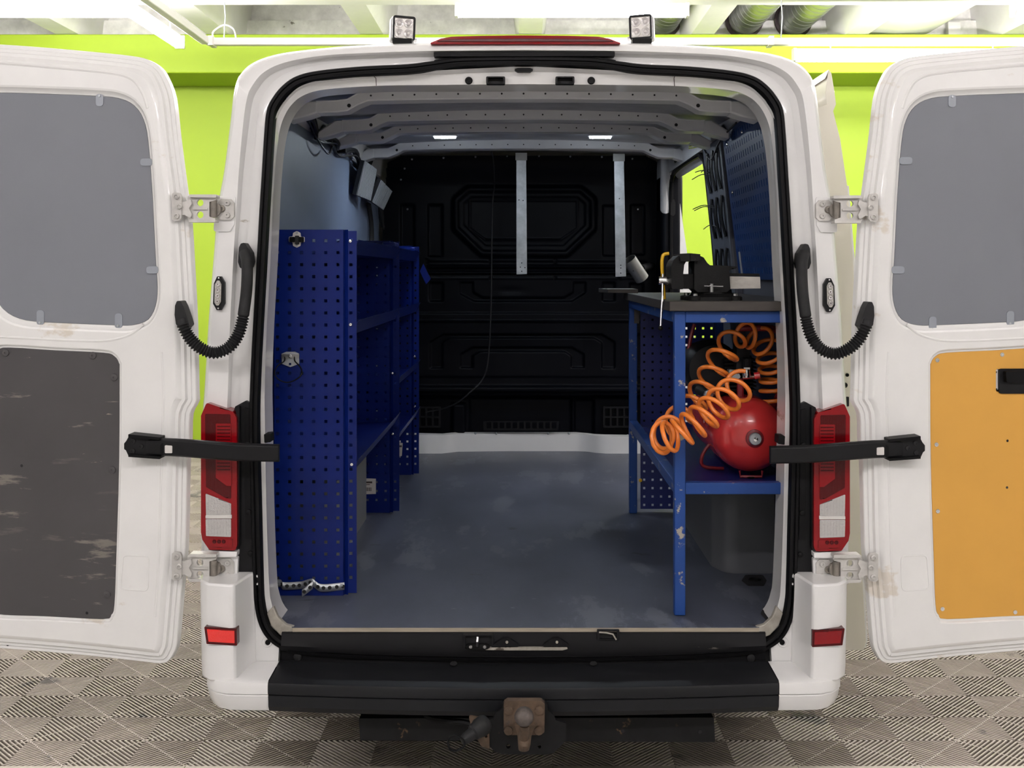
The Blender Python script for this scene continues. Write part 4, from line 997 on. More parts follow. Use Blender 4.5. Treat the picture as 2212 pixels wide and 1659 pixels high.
mb.f = [(j * nx_ + i, j * nx_ + i + 1, (j + 1) * nx_ + i + 1, (j + 1) * nx_ + i) for j in range(ny_ - 1) for i in range(nx_ - 1) if mask[j, i]]
mb.mi = [0] * len(mb.f)
bh = mb.build('bulkhead', 'bulk', van, smooth=60, label='black pressed bulkhead closing off the cab')
rv_ = [(890, 344), (958, 341), (1027, 339), (1095, 337), (1164, 337), (1232, 338), (1300, 339), (1366, 343), (874, 364), (866, 388), (880, 452), (1378, 452), (1434, 458), (1438, 527)]
for q in rv_: MB().ball(at(q[0], q[1], BY - .048), .0065, 8, 6).build('bulkhead_screw', 'galv', bh)
for q in ((1027, 936), (1072, 936), (1184, 936), (1229, 936), (1356, 941)): MB().ball(at(q[0], q[1], BY + .02), .008, 8, 6).build('bulkhead_screw', 'galv', bh)
# vents
vg = MB().px([rnd([(1044, 910), (1208, 910), (1205, 930), (1044, 930)], 2)] + [rnd(rect(1051 + k * 14.1, 912, 1061 + k * 14.1, 926), 2) for k in range(11)], BY + .01, .012).build('vent_grille', 'plastic', bh, .001)
for x0, nc in ((908, 3), (1307, 4)):
    MB().px([rnd(rect(x0 - 4, 878, x0 + nc * 14.4 + 1, 924), 2)] + [rnd(rect(x0 + c * 14.4, 882 + r * 21, x0 + c * 14.4 + 10.5, 899 + r * 21), 2) for c in range(nc) for r in range(2)], BY + .03, .01).build('vent_grille', 'plastic', bh, .001)
MB().px(rect(895, 850, 1400, 946), BY + .10, .01).build('vent_back', 'dark', bh)
# white riser below the bulkhead
mb = MB(); rings = []
for px_, y_, t_ in ((820, 3.24, 941), (905, 3.24, 943), (955, 3.24, 944), (975, 3.28, 942), (990, 3.31, 941), (1100, 3.33, 941), (1245, 3.33, 941), (1270, 3.31, 943), (1285, 3.27, 945), (1310, 3.24, 946), (1445, 3.24, 948)):
    top = at(px_, t_ - 6, y_)
    rings.append([(top.x, y_ + .03, top.z), (top.x, y_, top.z - .006), (top.x, y_ - .006, ZF - .001)])
MB().loft(rings).build('bulkhead_riser', 'paint', van, smooth=50)

# ---- wheel arch boxes
for s_, m_ in ((1, 'arch'), (-1, 'arch')):
    pl_ = rnd([(.90, .60), (.73, .60), (.69, .70), (.69, 1.50), (.74, 1.58), (.90, 1.58)], [0, .06, .06, .06, .06, 0], 6)
    MB().xy([(s_ * p[0], p[1]) for p in pl_], ZF, ZF + .31).build('wheel_arch', m_, van, .03, seg=4)
# ---- right wall: pillar by the sliding door, seal around its opening
PX = lambda z: .906 - .1 * (z - 1.588)
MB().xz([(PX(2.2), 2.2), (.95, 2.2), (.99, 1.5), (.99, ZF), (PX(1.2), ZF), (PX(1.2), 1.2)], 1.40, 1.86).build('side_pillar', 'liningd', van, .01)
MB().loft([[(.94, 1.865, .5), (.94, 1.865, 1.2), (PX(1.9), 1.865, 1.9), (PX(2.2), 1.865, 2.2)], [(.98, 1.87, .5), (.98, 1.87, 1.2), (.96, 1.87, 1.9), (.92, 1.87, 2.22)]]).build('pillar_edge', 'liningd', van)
sp = cat([(.93, 1.90, .55), (.93, 1.90, 1.4), (.880, 1.92, 2.05), (.862, 1.98, 2.17), (.858, 2.15, 2.19), (.858, 2.8, 2.19), (.858, 3.0, 2.16), (.858, 3.06, 2.05), (.858, 3.07, 1.4), (.858, 3.07, .55)], 8)
MB().tube(sp, .013, 8).build('sliding_door_seal', 'rubber', van)
MB().box(.845, .93, 1.84, 3.3, 2.195, 2.30).build('cant_rail', 'inpaint', van)
MB().box(.80, .93, 3.075, 3.34, ZF, 2.2).build('front_pillar', 'bulk', van, .03)
MB().box(.80, .86, 3.06, 3.30, 1.95, 2.30).build('pillar_gusset', 'inpaint', van, .03)
lk = MB().px(rnd([(1449, 432), (1456, 430), (1459, 438), (1459, 462), (1455, 466), (1449, 464)], 2), 3.05, .03).build('door_lock', 'plastic', van, .002)
# cut-out black strap guides on the pillar and loose ties
for k in range(3):
    y = 1.46 + k * .13; x = PX(1.9) - .006
    for z0, z1 in ((1.98, 2.16), (1.77, 1.95), (1.58, 1.72)):
        MB().tube(cat([(PX(z0) - .006, y, z0), (PX((z0 + z1) / 2) - .014, y + .01, (z0 + z1) / 2), (PX(z1) - .006, y, z1)], 5), .016, 6, flat=.35).build('strap_guide', 'plastic', van)
for (a, b_, zz) in ((1515, 372, 368), (1502, 372, 376), (1500, 455, 449), (1497, 452, 446), (1520, 495, 489), (1495, 388, 378)):
    p1 = (PX(at(1580, zz, 1.66).z) - .01, 1.66, at(1580, zz, 1.66).z); p0 = at(a, b_, 1.9)
    MB().tube(cat([p0, ((p0[0] + p1[0]) / 2, 1.78, (p0[2] + p1[2]) / 2 + .012), p1], 5), .0022, 5).build('cable_tie', 'wire', van)
MB().tube(cat([at(1490, 316, 1.9), at(1500, 313, 1.88), at(1515, 312, 1.86), (.84, 1.6, 2.12), (.83, 1.3, 2.17), (.82, .9, 2.19)], 6), .004, 6).build('loose_wire', 'wire', van)
for k in range(3): MB().tube([at(1488, 313 + k * 4, 1.9), at(1512, 309 + k * 4, 1.86)], .0025, 5).build('loose_wire', 'wireh', van)
# ---- wiring loom along the left cant rail
Z2 = 2.215
pts = [(-.80, .42, 2.235), (-.835, .52, 2.225), (-.845, .70, 2.20), (-.83, .95, 2.215), (-.85, 1.2, 2.18), (-.835, 1.5, 2.20), (-.85, 1.75, 2.185), (-.83, 2.05, 2.21), (-.85, 2.4, 2.17), (-.84, 2.75, 2.17), (-.845, 3.05, 2.11), (-.84, 3.2, 1.9)]
lm = MB().tube(cat(pts, 8), [.013 + .004 * math.sin(k * .9) for k in range(8 * 11 + 1)], 8).build('wiring_loom', 'wire', van, label='black wiring loom under the left roof rail')
for k, off in enumerate((.012, -.018, .02)):
    q = [(p[0] + .012 * math.sin(i * 1.7 + k), p[1], p[2] + off * math.sin(i * 1.1 + k * 2) - .012) for i, p in enumerate(pts)]
    MB().tube(cat(q, 8), .0045, 6).build('loom_wire', 'wire', lm)
MB().tube(cat([(-.85, 1.05, 2.19), (-.83, 1.2, 2.13), (-.83, 1.35, 2.12), (-.84, 1.52, 2.19)], 8), .004, 6).build('loom_wire', 'wire', lm)
for p in pts[2:10:2]: MB().box(p[0] - .012, p[0] + .03, p[1] - .02, p[1] + .02, p[2] - .02, p[2] + .02).build('loom_clip', 'plastic', lm, .004)
for k in range(3): MB().tube(cat([(-.868, 2.78 + k * .05, 2.0), (-.862, 2.86 + k * .05, 1.85), (-.866, 2.85 + k * .05, 1.6), (-.866, 2.83 + k * .05, 1.2)], 5), .007, 6).build('loom_wire', 'wire', lm)

# ---------------------------------------------------------------- left shelving rack
rack = thing('shelving_rack', 'navy blue perforated metal shelving rack along the left load-space wall', 'shelving', (-.71, 1.4, ZF))
PY = .327; sc1 = F / (PY - CAMY)
X = lambda px_: (px_ - CX) / sc1
cols = [X(q) for q in (599.5, 625.6, 651.6, 677.7, 703.8, 730)]
rows = [CAMZ - (519.7 + k * 26.05 - CY) / sc1 for k in range(29)]
rows = sorted(rows)
ztop, zbot = CAMZ - (496 - CY) / sc1, ZF + .001
def panel(y, name='end_panel'):
    mb = MB(); h_ = .0052
    skip = {(1, 28), (0, 28)}
    mb.perf(cols, rows, h_, h_, X(592), X(741.5), zbot, ztop, lambda u, v, w_: (u, y + w_, v), .0015, skip if y < 1 else ())
    mb.perf([X(757)], rows, h_, h_, X(751), X(769.5), zbot + .006, ztop - .004, lambda u, v, w_: (u, y + .010 + w_, v), .0015)
    mb.perf([X(579)], [r for r in rows], h_, h_, X(566), X(589), zbot + .004, ztop - .002, lambda u, v, w_: (u, y + .010 + w_, v), .0015)
    for a in (741.5, 592):
        b_ = 751 if a > 700 else 589
        mb.loft([[(X(a), y, z), (X(a) + (.003 if a > 700 else -.002), y + .016, z), (X(b_), y + .010, z)] for z in (zbot, ztop)])
    return mb.build(name, 'rack', rack, smooth=0)
for y in (.327, 1.60, 2.53): panel(y)
for y in (.36, 1.63):
    y1 = 1.597 if y < 1 else 2.527
    nb = int((y1 - y - .04) / .0403)
    MB().perf([y + .03 + k * .0403 for k in range(nb)], [zbot + .12 + k * .0403 for k in range(27)], .0052, .0052, y, y1, zbot + .08, ztop - .02, lambda u, v, w_: (-.868 - w_, u, v), .0015).build('back_panel', 'rackd', rack, smooth=0)
XE = -.566
def tray(y0, y1, z, lip=.047):
    mb = MB(); c = [(-.866, z + .03), (-.866, z), (XE - .012, z), (XE + .012, z + lip), (XE + .0135, z + lip), (XE - .0105, z - .0015), (-.8675, z - .0015), (-.8675, z + .03)]
    mb.xz(c, y0, y1); return mb.build('shelf', 'rackd', rack, .0004)
tray(.342, 1.597, 1.675); tray(1.615, 2.527, 1.675)
tray(.342, 2.527 - .93 + .0, 1.405); tray(1.615, 2.56, 1.405)
tray(.342, 1.597, .94)
tray(1.615, 2.56, 1.10); tray(1.615, 2.56, .85)
for y in (1.45, 2.35): MB().box(XE - .05, XE + .006, y, y + .16, 1.722, 1.745).build('shelf_bracket', 'rackd', rack, .006)
for y in (2.5,): MB().xz([(XE + .012, 1.62), (XE + .045, 1.55), (XE + .07, 1.58), (XE + .03, 1.66)], y + .04, y + .045).build('bent_tab', 'rackd', rack)
def screw(mb_parent, p, r=.006):
    MB().lathe([(r, 0), (r, -.002), (r * .8, -.004), (r * .35, -.0045), (r * .3, -.002), (0, -.002)], p, 'y', 12).build('rack_screw', 'chrome', mb_parent)
for q in ((757, 521), (757.5, 701), (760, 1003), (579, 1003), (579, 700)): screw(rack, at(q[0], q[1], PY + .0095))
for q in ((847, 806), (848, 937)): screw(rack, at(q[0], q[1], 1.61), .007)
for q in ((895, 770), (896, 878)): screw(rack, at(q[0], q[1], 2.54), .007)
# things fixed on the rack front
tc = thing('tool_clip', 'black rubber tool clip on a pale oval plate, top of the blue rack panel', 'clip', tuple(at(641, 517, PY)))
MB().px(rnd([(633, 503), (641, 499), (649, 503), (650, 512), (658, 511), (658, 523), (650, 523), (649, 531), (641, 535), (633, 531), (632, 523), (624, 523), (624, 511), (632, 511)], 3), PY - .004, .0035).build('plate', 'paper', tc, .001)
for x0, x1 in ((625, 637), (645, 655)):
    c_ = MB().px(rnd(rect(x0, 512, x1, 523), 2), PY - .018, .014).build('jaw', 'rubber', tc, .002)
    for k in range(3): MB().px(rect(x0 + 1.5 + k * 3.4, 511.5, x0 + 3 + k * 3.4, 523.5), PY - .0195, .003).build('jaw_rib', 'rubber', c_)
MB().px(rnd(rect(637, 509, 645, 528), 2), PY - .014, .01).build('spring', 'dark', tc, .002)
for q in ((641, 503), (641, 531)): MB().lathe([(.004, 0), (.0035, -.002), (0, -.002)], at(q[0], q[1], PY - .0042), 'y', 10).build('screw', 'galv', tc)
rc = thing('ring_holder', 'galvanised wall bracket with a wire ring on the blue rack panel', 'holder', tuple(at(627, 780, PY)))
MB().px([rnd([(608, 764), (618, 760), (637, 760), (646, 764), (646, 786), (627, 793), (609, 786)], 1), rect(624, 784, 629, 789)], PY - .006, .0055).build('plate', 'galv', rc, .001)
MB().px(rnd(rect(608, 765, 646, 774), 1), PY - .012, .008).build('plate_fold', 'steel', rc, .003)
MB().lathe([(.006, 0), (.006, -.003), (.003, -.004), (0, -.003)], at(627, 769, PY - .013), 'y', 12).build('screw', 'steel', rc)
MB().tube(cat([at(615, 770, PY - .010), at(614, 780, PY - .014), at(600, 790, PY - .03), at(593, 805, PY - .04), at(601, 819, PY - .045), at(620, 826, PY - .045), at(641, 819, PY - .04), at(652, 806, PY - .035), at(648, 792, PY - .025), at(637, 780, PY - .014), at(636, 770, PY - .010)], 6), .0022, 8).build('wire_ring', 'iron', rc)
pb = thing('perforated_band', 'twisted strip of galvanised perforated band at the foot of the blue rack', 'metal strip', tuple(at(665, 1268, PY)))
def band(keys, name):
    C = [Vector(p) for p in cat(keys, 8)]
    mb = MB(); fl_ = []
    for i, p in enumerate(C): fl_.append([p + Vector((0, 0, .0125)), p - Vector((0, 0, .0125))])
    mb.loft(fl_); b_ = mb.build(name, 'galv', pb, smooth=60)
    so_ = b_.modifiers.new('thickness', 'SOLIDIFY'); so_.thickness = .001
    hh = MB(); L = 0; nxt = .012
    for i in range(1, len(C)):
        seg = (C[i] - C[i - 1]).length; L += seg
        if L > nxt:
            t = (C[i] - C[i - 1]).normalized(); nrm_ = t.cross(Vector((0, 0, 1))).normalized()
            if nrm_.y > 0: nrm_ = -nrm_
            hh.lathe([(.0065, 0), (.006, .0008), (0, .0008)], C[i] + nrm_ * .0006, nrm_, 10); nxt += .0205
    hh.build('band_hole', 'dark', b_)
band([at(588, 1261, PY - .006), at(605, 1260, PY - .006), at(610, 1265, PY - .012), at(620, 1266, PY - .010), at(650, 1264, PY - .007), at(672, 1258, PY - .016), at(680, 1262, PY - .02)], 'band')
band([at(680, 1262, PY - .008), at(690, 1269, PY - .012), at(705, 1270, PY - .010), at(725, 1268, PY - .006), at(744, 1266, PY - .006)], 'band')
band([at(676, 1264, PY - .018), at(668, 1270, PY - .026), at(652, 1282, PY - .03)], 'band')
for q in ((604, 1262), (738, 1264)): MB().lathe([(.005, 0), (.004, -.003), (0, -.003)], at(q[0], q[1], PY - .006), 'y', 10).build('screw', 'galv', pb)
# paper labels on the rack panels
for (x0, y0, x1, y1, y, lab) in ((778, 1033, 812, 1067, 1.598, 'white printed label on the middle rack panel'), (857.5, 956, 870, 985, 2.527, 'small worn paper label on the farthest rack panel')):
    lb = MB().px([(x0, y0), (x1, y0 + 1), (x1 - (2 if x0 > 850 else 0), y1), (x0, y1 + 1)], y - .001, .0006).build('paper_label', 'paper', None, org=tuple(at((x0 + x1) / 2, (y0 + y1) / 2, y)))
    tag(lb, lab, 'label')
    if x0 < 800:
        k_ = MB()
        k_.px(rect(784, 1040, 804, 1044), y - .0018, .0005); k_.px(rect(788, 1046, 799, 1047.5), y - .0018, .0005)
        for k in range(9): k_.px(rect(785 + k * 2, 1053, 786.1 + k * 2, 1061), y - .0018, .0005)
        k_.build('print', 'ink', lb)
    else: MB().px(rect(860, 962, 868, 966), y - .0018, .0005).build('print', 'ink', lb)

# ---- ribbed pads hung on the left wall near the bulkhead
for (pts_, nm, n_) in (([(787, 347), (813, 366), (799, 433), (769, 421)], 'left', 13), ([(822, 388), (846, 413), (827, 453), (803, 436)], 'right', 11)):
    q = [Vector(at(p[0], p[1], 2.35 if nm == 'left' else 2.75)) for p in pts_]
    # stand the pad off the wall: left edge on the wall, right edge a little out
    if nm == 'left': Q = [at(*pts_[0], 2.15), at(*pts_[1], 2.42), at(*pts_[2], 2.42), at(*pts_[3], 2.15)]
    else: Q = [at(*pts_[0], 2.50), at(*pts_[1], 2.82), at(*pts_[2], 2.82), at(*pts_[3], 2.50)]
    c = sum(Q, Vector()) / 4
    t = thing('ribbed_pad', 'grey ribbed pad hanging high on the left wall, %s one of the pair' % ('nearer' if nm == 'left' else 'farther'), 'pad', tuple(c), 'ribbed pads on the left wall')
    nr = (Q[1] - Q[0]).cross(Q[3] - Q[0]).normalized()
    if nr.y > 0: nr = -nr
    MB().loft([[p for p in Q], [p - nr * .02 for p in Q]], True, True, True).build('backing', 'ribd', t)
    rb = MB()
    for k in range(n_):
        a = (k + .5) / n_
        p0 = Q[0].lerp(Q[1], a); p1 = Q[3].lerp(Q[2], a); dv = (Q[1] - Q[0]) * (.27 / n_)
        rb.loft([[p0 - dv, p0 + dv, p1 + dv, p1 - dv], [x_ + nr * .006 for x_ in (p0 - dv, p0 + dv, p1 + dv, p1 - dv)]], True, True, True)
    rb.build('rib', 'ribl', t)
# ---------------------------------------------------------------- right-hand workbench
bn = thing('workbench', 'blue steel workbench with a dark worn board top on the right', 'workbench', (.68, .85, ZF))
LX0, LX1 = .474, .509
TZ = 1.490
def leg(x0, x1, y0, y1, z0, z1, nm='leg'): return MB().box(x0, x1, y0, y1, z0, z1).build(nm, 'bench', bn, .003)
for y in (.11, 1.585): leg(LX0, LX1, y, y + .035, ZF + .001, TZ)
for y in (.11, 1.585): leg(.86 - (.0 if y < 1 else .0), .895, y, y + .035, ZF + .001, TZ)
leg(LX1, .86, .11, .145, TZ - .036, TZ, 'apron_rail'); leg(LX0, LX1, .146, 1.584, TZ - .036, TZ, 'apron_rail'); leg(LX1, .86, 1.585, 1.62, TZ - .036, TZ, 'apron_rail')
SZ = .915
MB().box(LX1, .86, .11, .145, SZ, SZ + .036).build('shelf_rail', 'bench', bn, .002)
MB().box(LX0, LX1, .146, 1.584, SZ, SZ + .036).build('shelf_rail', 'bench', bn, .002)
MB().box(LX1, .89, .146, 1.60, SZ, SZ + .004).build('lower_shelf', 'pegd', bn)
# worktop
MB().xy([(.455, .085), (.93, .085), (.93, 1.66), (.455, 1.66)], TZ + .001, TZ + .032).build('worktop', 'wood', bn, .003)
MB().xy([(.37, 1.50), (.50, 1.46), (.50, 1.72), (.345, 1.72)], TZ + .0325, TZ + .05).build('loose_board', 'wood', bn, .002)
MB().box(.484, .505, 1.47, 1.475, TZ - .10, TZ + .03).build('edge_strip', 'wood', bn)
# perforated end panel and rear panel, seen through the frame
MB().perf([.545 + k * .038 for k in range(9)], [ZF + .03 + k * .038 for k in range(23)], .005, .005, .528, .868, ZF + .012, 1.44, lambda u, v, w_: (u, 1.63 + w_, v), .0015).build('end_panel', 'pegd', bn, smooth=0)
MB().perf([], [], 0, 0, .528, .545, 1.40, 1.44, lambda u, v, w_: (u, 1.629 + w_, v), .001).build('panel_tab', 'pegd', bn, smooth=0)
MB().lathe([(.008, 0), (.008, -.01), (0, -.011)], at(1383, 1037, 1.60), 'y', 8).build('panel_bolt', 'yellow', bn)

# ---------------------------------------------------------------- pegboard on the right wall
pgx = lambda z: .928 - .078 * max(0, min(1, (z - 1.57) / .65))
def pgf(u, v, w_): return (pgx(v) + w_ - .004, u, v)
us = [.30 + k * .042 for k in range(25)]; vs = [1.62 + k * .046 for k in range(13)]
po = MB().perf(us, vs, .0045, .0125, .24, 1.36, 1.585, 2.205, pgf, .002).build('pegboard', 'peg', None, smooth=0, org=(.89, .8, 1.585))
tag(po, 'blue slotted pegboard panel on the right load-space wall above the bench', 'pegboard')
for y, z in ((.95, 2.16), (1.27, 2.15), (1.28, 1.95)):
    MB().lathe([(.008, 0), (.006, .004), (0, .005)], (pgx(z) - .0045, y, z), (-1, 0, 0), 10).build('panel_screw', 'chrome', po)
MB().prism(rect(1.27, 1.60, 1.30, 1.70), lambda u, v, w_: (pgx(v) - .0045 - w_, u, v), 0, .002).build('name_tag', 'ribl', po)

# ---------------------------------------------------------------- bench vice
VY = .15; VT = .14
BT = TZ + .032
vi = thing('bench_vice', 'black cast iron bench vice bolted on the bench top', 'vice', (.60, .24, BT))
cb_ = Vector((at(1537, 600, .235).x, .235, BT))
MB().lathe([(.090, .0005), (.090, .012), (.075, .016), (.066, .022), (.064, .034), (.060, .038), (0, .038)], cb_, 'z', 28).build('swivel_base', 'iron', vi)
for a in (.5, 2.6, 3.9, 5.6):
    p = cb_ + Vector((.086 * math.cos(a), .086 * math.sin(a), 0))
    MB().lathe([(.022, .0005), (.022, .012), (.018, .015), (0, .015)], p, 'z', 14).build('base_lug', 'iron', vi)
    MB().lathe([(.0085, .015), (.0085, .022), (.004, .024), (0, .024)], p, 'z', 8).build('base_bolt', 'steel', vi)
pv = lambda L, r, dy, t, nm, m_='iron', bv=.004: MB().px(rnd(L, r), VY + dy, t).build(nm, m_, vi, bv)
pv([(1500, 566), (1511, 552), (1520, 556), (1528, 568), (1534, 573), (1575, 574), (1578, 625), (1570, 631), (1507, 631), (1500, 625)], 4, 0.02, .13, 'fixed_jaw_body', bv=.008)
pv([(1573, 575), (1594, 576), (1588, 581), (1573, 584)], 2, .06, .05, 'anvil_horn', bv=.006)
pv([(1450, 600), (1450, 575), (1455, 562), (1466, 552), (1482, 549), (1484, 562), (1478, 572), (1476, 590), (1477, 625), (1451, 625)], 4, .02, .13, 'moving_jaw', bv=.010)
pv([(1469, 548), (1490.5, 547), (1490.5, 564), (1470, 565)], 1, .0, .16, 'jaw_plate', bv=.002)
pv([(1491.5, 547), (1513, 549), (1512, 564), (1491.5, 564)], 1, .0, .16, 'jaw_plate', bv=.002)
pv([(1476, 592), (1501, 592), (1501, 624), (1476, 624)], 1, .045, .08, 'slide_bar')
sl_ = MB().px(rnd([(1574, 597), (1642, 598), (1643, 623), (1575, 624)], 1), VY + .03, .10).build('slide_tail', 'worn', vi, .003)
pv([(1574, 590), (1640, 591), (1642, 597.5), (1574, 596.5)], 1, .035, .09, 'slide_cap')
MB().cyl(at(1537, 613, VY + .0), at(1537, 631, VY + .0), .0065, 12).build('lock_screw', 'steel', vi)
MB().cyl(at(1521, 618, VY - .004), at(1562, 619, VY - .004), .002, 8).build('lock_bar', 'steel', vi)
MB().cyl(at(1446, 607, VY + .085), at(1423, 606, VY + .085), .0135, 16).build('spindle_head', 'chrome', vi)
MB().tube([at(1432, 592, VY + .085), at(1431, 640, VY + .07), at(1427, 706, VY + .045)], .0042, 10).build('spindle_handle', 'steel', vi)
MB().ball(at(1427, 709, VY + .044), .0078, 12, 8).build('handle_knob', 'iron', vi)
yh = MB().tube(cat([(at(1435, 640, .34).x, .34, BT + .001), at(1433, 615, .34), at(1430, 575, .34), at(1431, 556, .34), at(1435, 549.5, .34), at(1445, 547.5, .34)], 8), .0058, 10)
tag(yh.build('hook_bar', 'yellow', None, org=tuple(at(1435, 640, .34))), 'thin yellow bent bar standing behind the vice handle', 'tool')
# loose grey tube on a peg by the bulkhead
p0, p1 = at(1387, 602, 2.85), at(1359, 560, 2.80)
tb_ = thing('tube_offcut', 'short grey metal tube tilted on a peg left of the yellow bar', 'tube', tuple((p0 + p1) / 2))
dv = (p1 - p0).normalized()
MB().lathe([(.036, 0), (.040, 0), (.040, (p1 - p0).length), (.036, (p1 - p0).length), (.036, .004), (0, .004)], p0, dv, 24).build('sleeve', 'tubem', tb_)
MB().ball(at(1368, 585, 2.765), .004, 8, 6).build('sleeve_hole', 'dark', tb_)
MB().cyl(at(1385, 580, 2.9), at(1408, 574, 3.28), .022, 12).build('peg', 'plastic', tb_)
# two hanging galvanised strips
for (a, b_, c_, d2, wpx, holes, lab) in ((1126, 338, 1127, 592, 11.5, ((1121, 432), (1130, 433), (1127, 568), (1124, 577), (1134, 578), (1127, 586)), 'galvanised flat strip hanging from the roof in the middle of the bulkhead'), (1337, 340, 1341, 597, 11.5, ((1338, 429), (1341, 573), (1341, 579), (1341, 590)), 'galvanised flat strip hanging from the roof on the right')):
    Ys = 2.62
    t = thing('hanging_strip', lab, 'metal strip', tuple(at(a, b_, Ys)), 'galvanised strips hanging before the bulkhead')
    MB().px([[(a - wpx + 1, b_ - 8), (a + wpx - 1, b_ - 8), (c_ + wpx, d2), (c_ - wpx, d2 + 1)]], Ys, .004).build('strip', 'galv', t, .001)
    MB().px(rect(a - wpx - 1, b_ - 8, a + wpx + 1, b_ + 8), Ys - .006, .005).build('fixing_plate', 'tubem', t)
    for q in holes: MB().lathe([(.0035, 0), (.003, -.0006), (0, -.0006)], at(q[0], q[1], Ys), 'y', 8).build('strip_hole', 'dark', t)
# black cable down the bulkhead
cbk = MB().tube(cat([at(1062, 328, 2.62), at(1066, 350, 2.7), at(1068, 400, 3.0), at(1064, 440, 3.08), at(1062, 560, 3.1), at(1060, 680, 3.1), at(1054, 780, 3.1), at(1042, 820, 3.1), at(1018, 845, 3.08), at(990, 868, 3.1), at(960, 882, 3.15), at(920, 890, 3.18)], 8), .0042, 8)
tag(cbk.build('hanging_cable', 'wire', None, org=tuple(at(1062, 560, 3.1))), 'thin black cable hanging down in front of the bulkhead', 'cable')

# ---------------------------------------------------------------- compressor on the lower bench shelf
TX, TZc, R_ = at(1617, 935, .40).x, 1.062, .1265
cp_ = thing('air_compressor', 'red tank air compressor on the lower shelf of the blue bench', 'compressor', (TX, .6, SZ + .004))
prof = [(0, 0), (.035, .003), (.07, .012), (.098, .029), (.116, .052), (.1245, .08), (R_, .11), (R_, .56), (.1245, .59), (.116, .618), (.098, .641), (.07, .658), (0, .67)]
tk = MB().lathe(prof, (TX, .30, TZc), 'y', 40).build('tank', 'red', cp_, smooth=50)
MB().lathe([(.030, -.0), (.030, -.012), (.026, -.014), (.0, -.014)], (TX, .309, TZc + .0), 'y', 20).build('tank_boss', 'redd', cp_)
MB().lathe([(.0215, 0), (.0215, -.006), (.019, -.009), (.011, -.009), (.0, -.009)], (TX, .294, TZc), 'y', 20).build('end_plug', 'galv', cp_)
MB().lathe([(.008, 0), (.008, -.006), (0, -.007)], (TX, .285, TZc), 'y', 6).build('plug_hex', 'chrome', cp_)
for y in (.36, .86):
    MB().tube([(TX - .038, y, TZc - R_ + .010), (TX - .036, y, SZ + .010), (TX + .036, y, SZ + .010), (TX + .038, y, TZc - R_ + .010)], .0045, 8).build('foot_bracket', 'redd', cp_)
    MB().lathe([(.012, .0045), (.014, .0065), (.010, .010), (0, .0105)], (TX, y, SZ), 'z', 12).build('rubber_foot', 'rubber', cp_)
MB().tube(cat([(TX - R_ + .01, .50, TZc - .05), (TX - R_ - .015, .50, TZc - .09), (TX - R_ - .01, .50, SZ + .02), (TX - R_ + .06, .50, SZ + .012)], 6), .006, 8).build('foot_bracket', 'redd', cp_)
# carry handle
hp = [at(1592, 709, .36), at(1640, 708, .36), at(1672, 711, .36), at(1686, 724, .38), at(1691, 760, .42), at(1690, 830, .46), (TX + .10, .50, TZc + .07)]
MB().tube(cat(hp, 8), .0115, 12).build('carry_handle', 'redd', cp_)
MB().tube(cat([at(1500, 700, .62), at(1491, 735, .62), at(1488, 770, .62), at(1496, 800, .62), at(1508, 840, .60)], 6), .007, 8).build('carry_handle', 'redd', cp_)
# motor, fan cowl, cylinder head
mz = TZc + .21
MB().lathe([(.05, 0), (.085, .01), (.098, .04), (.10, .12), (.09, .14), (.085, .26), (.06, .28)], (TX - .10, .50, mz), 'y', 28).build('motor_cowl', 'plastic', cp_)
MB().box(TX - .14, TX + .05, .55, .85, TZc + R_ - .02, mz + .05).build('pump_body', 'iron', cp_, .02)
fn2 = MB()
for k in range(9): fn2.box(TX - .07, TX + .04, .46, .56, mz - .07 + k * .013, mz - .064 + k * .013)
fn2.build('cooling_fin', 'iron', cp_)
MB().px(rnd([(1592, 744), (1619, 742), (1621, 805), (1590, 808)], 3), .42, .07).build('pressure_switch', 'plastic', cp_, .004)
rg = at(1613, 796, .40)
MB().lathe([(.016, 0), (.017, .008), (.0145, .009), (.0145, .034), (.012, .037), (0, .037)], rg, 'z', 20).build('regulator_knob', 'plastic', cp_)
kr = MB()
for k in range(14):
    a = 2 * PI * k / 14; kr.box(rg.x + .0145 * math.cos(a) - .0012, rg.x + .0145 * math.cos(a) + .0012, rg.y + .0145 * math.sin(a) - .0012, rg.y + .0145 * math.sin(a) + .0012, rg.z + .01, rg.z + .034)
kr.build('knob_grip', 'rubber', cp_)
MB().px(rect(1607, 794, 1620, 798), .378, .004).build('regulator_label', 'paper', cp_)
MB().lathe([(.012, -.03), (.014, -.02), (.010, 0)], rg, 'z', 12).build('regulator_body', 'chrome', cp_)
MB().cyl(at(1605, 815, .42), at(1640, 812, .40), .009, 10).build('outlet_fitting', 'chrome', cp_)
MB().cyl(at(1630, 812, .395), at(1642, 810, .39), .012, 12).build('valve_knob', 'red', cp_)
MB().cyl((TX - .02, .44, TZc + R_ - .005), (TX - .02, .44, TZc + R_ + .06), .012, 10).build('riser_pipe', 'redd', cp_)
g0 = at(1510, 842, .40); g1 = at(1529, 852, .34)
MB().cyl(g0, g1, .017, 16).build('air_filter', 'rubberg', cp_)
MB().lathe([(.017, 0), (.0175, .008), (.012, .011), (0, .011)], g1, g1 - g0, 8).build('filter_nut', 'galv', cp_)
MB().tube(cat([at(1536, 845, .36), at(1548, 836, .40), at(1560, 833, .44), at(1575, 826, .46)], 6), .004, 8).build('copper_pipe', 'galv', cp_)
MB().px(rnd([(1575, 798), (1594, 800), (1600, 815), (1590, 822), (1574, 822)], 3), .43, .04).build('valve_block', 'galv', cp_, .003)
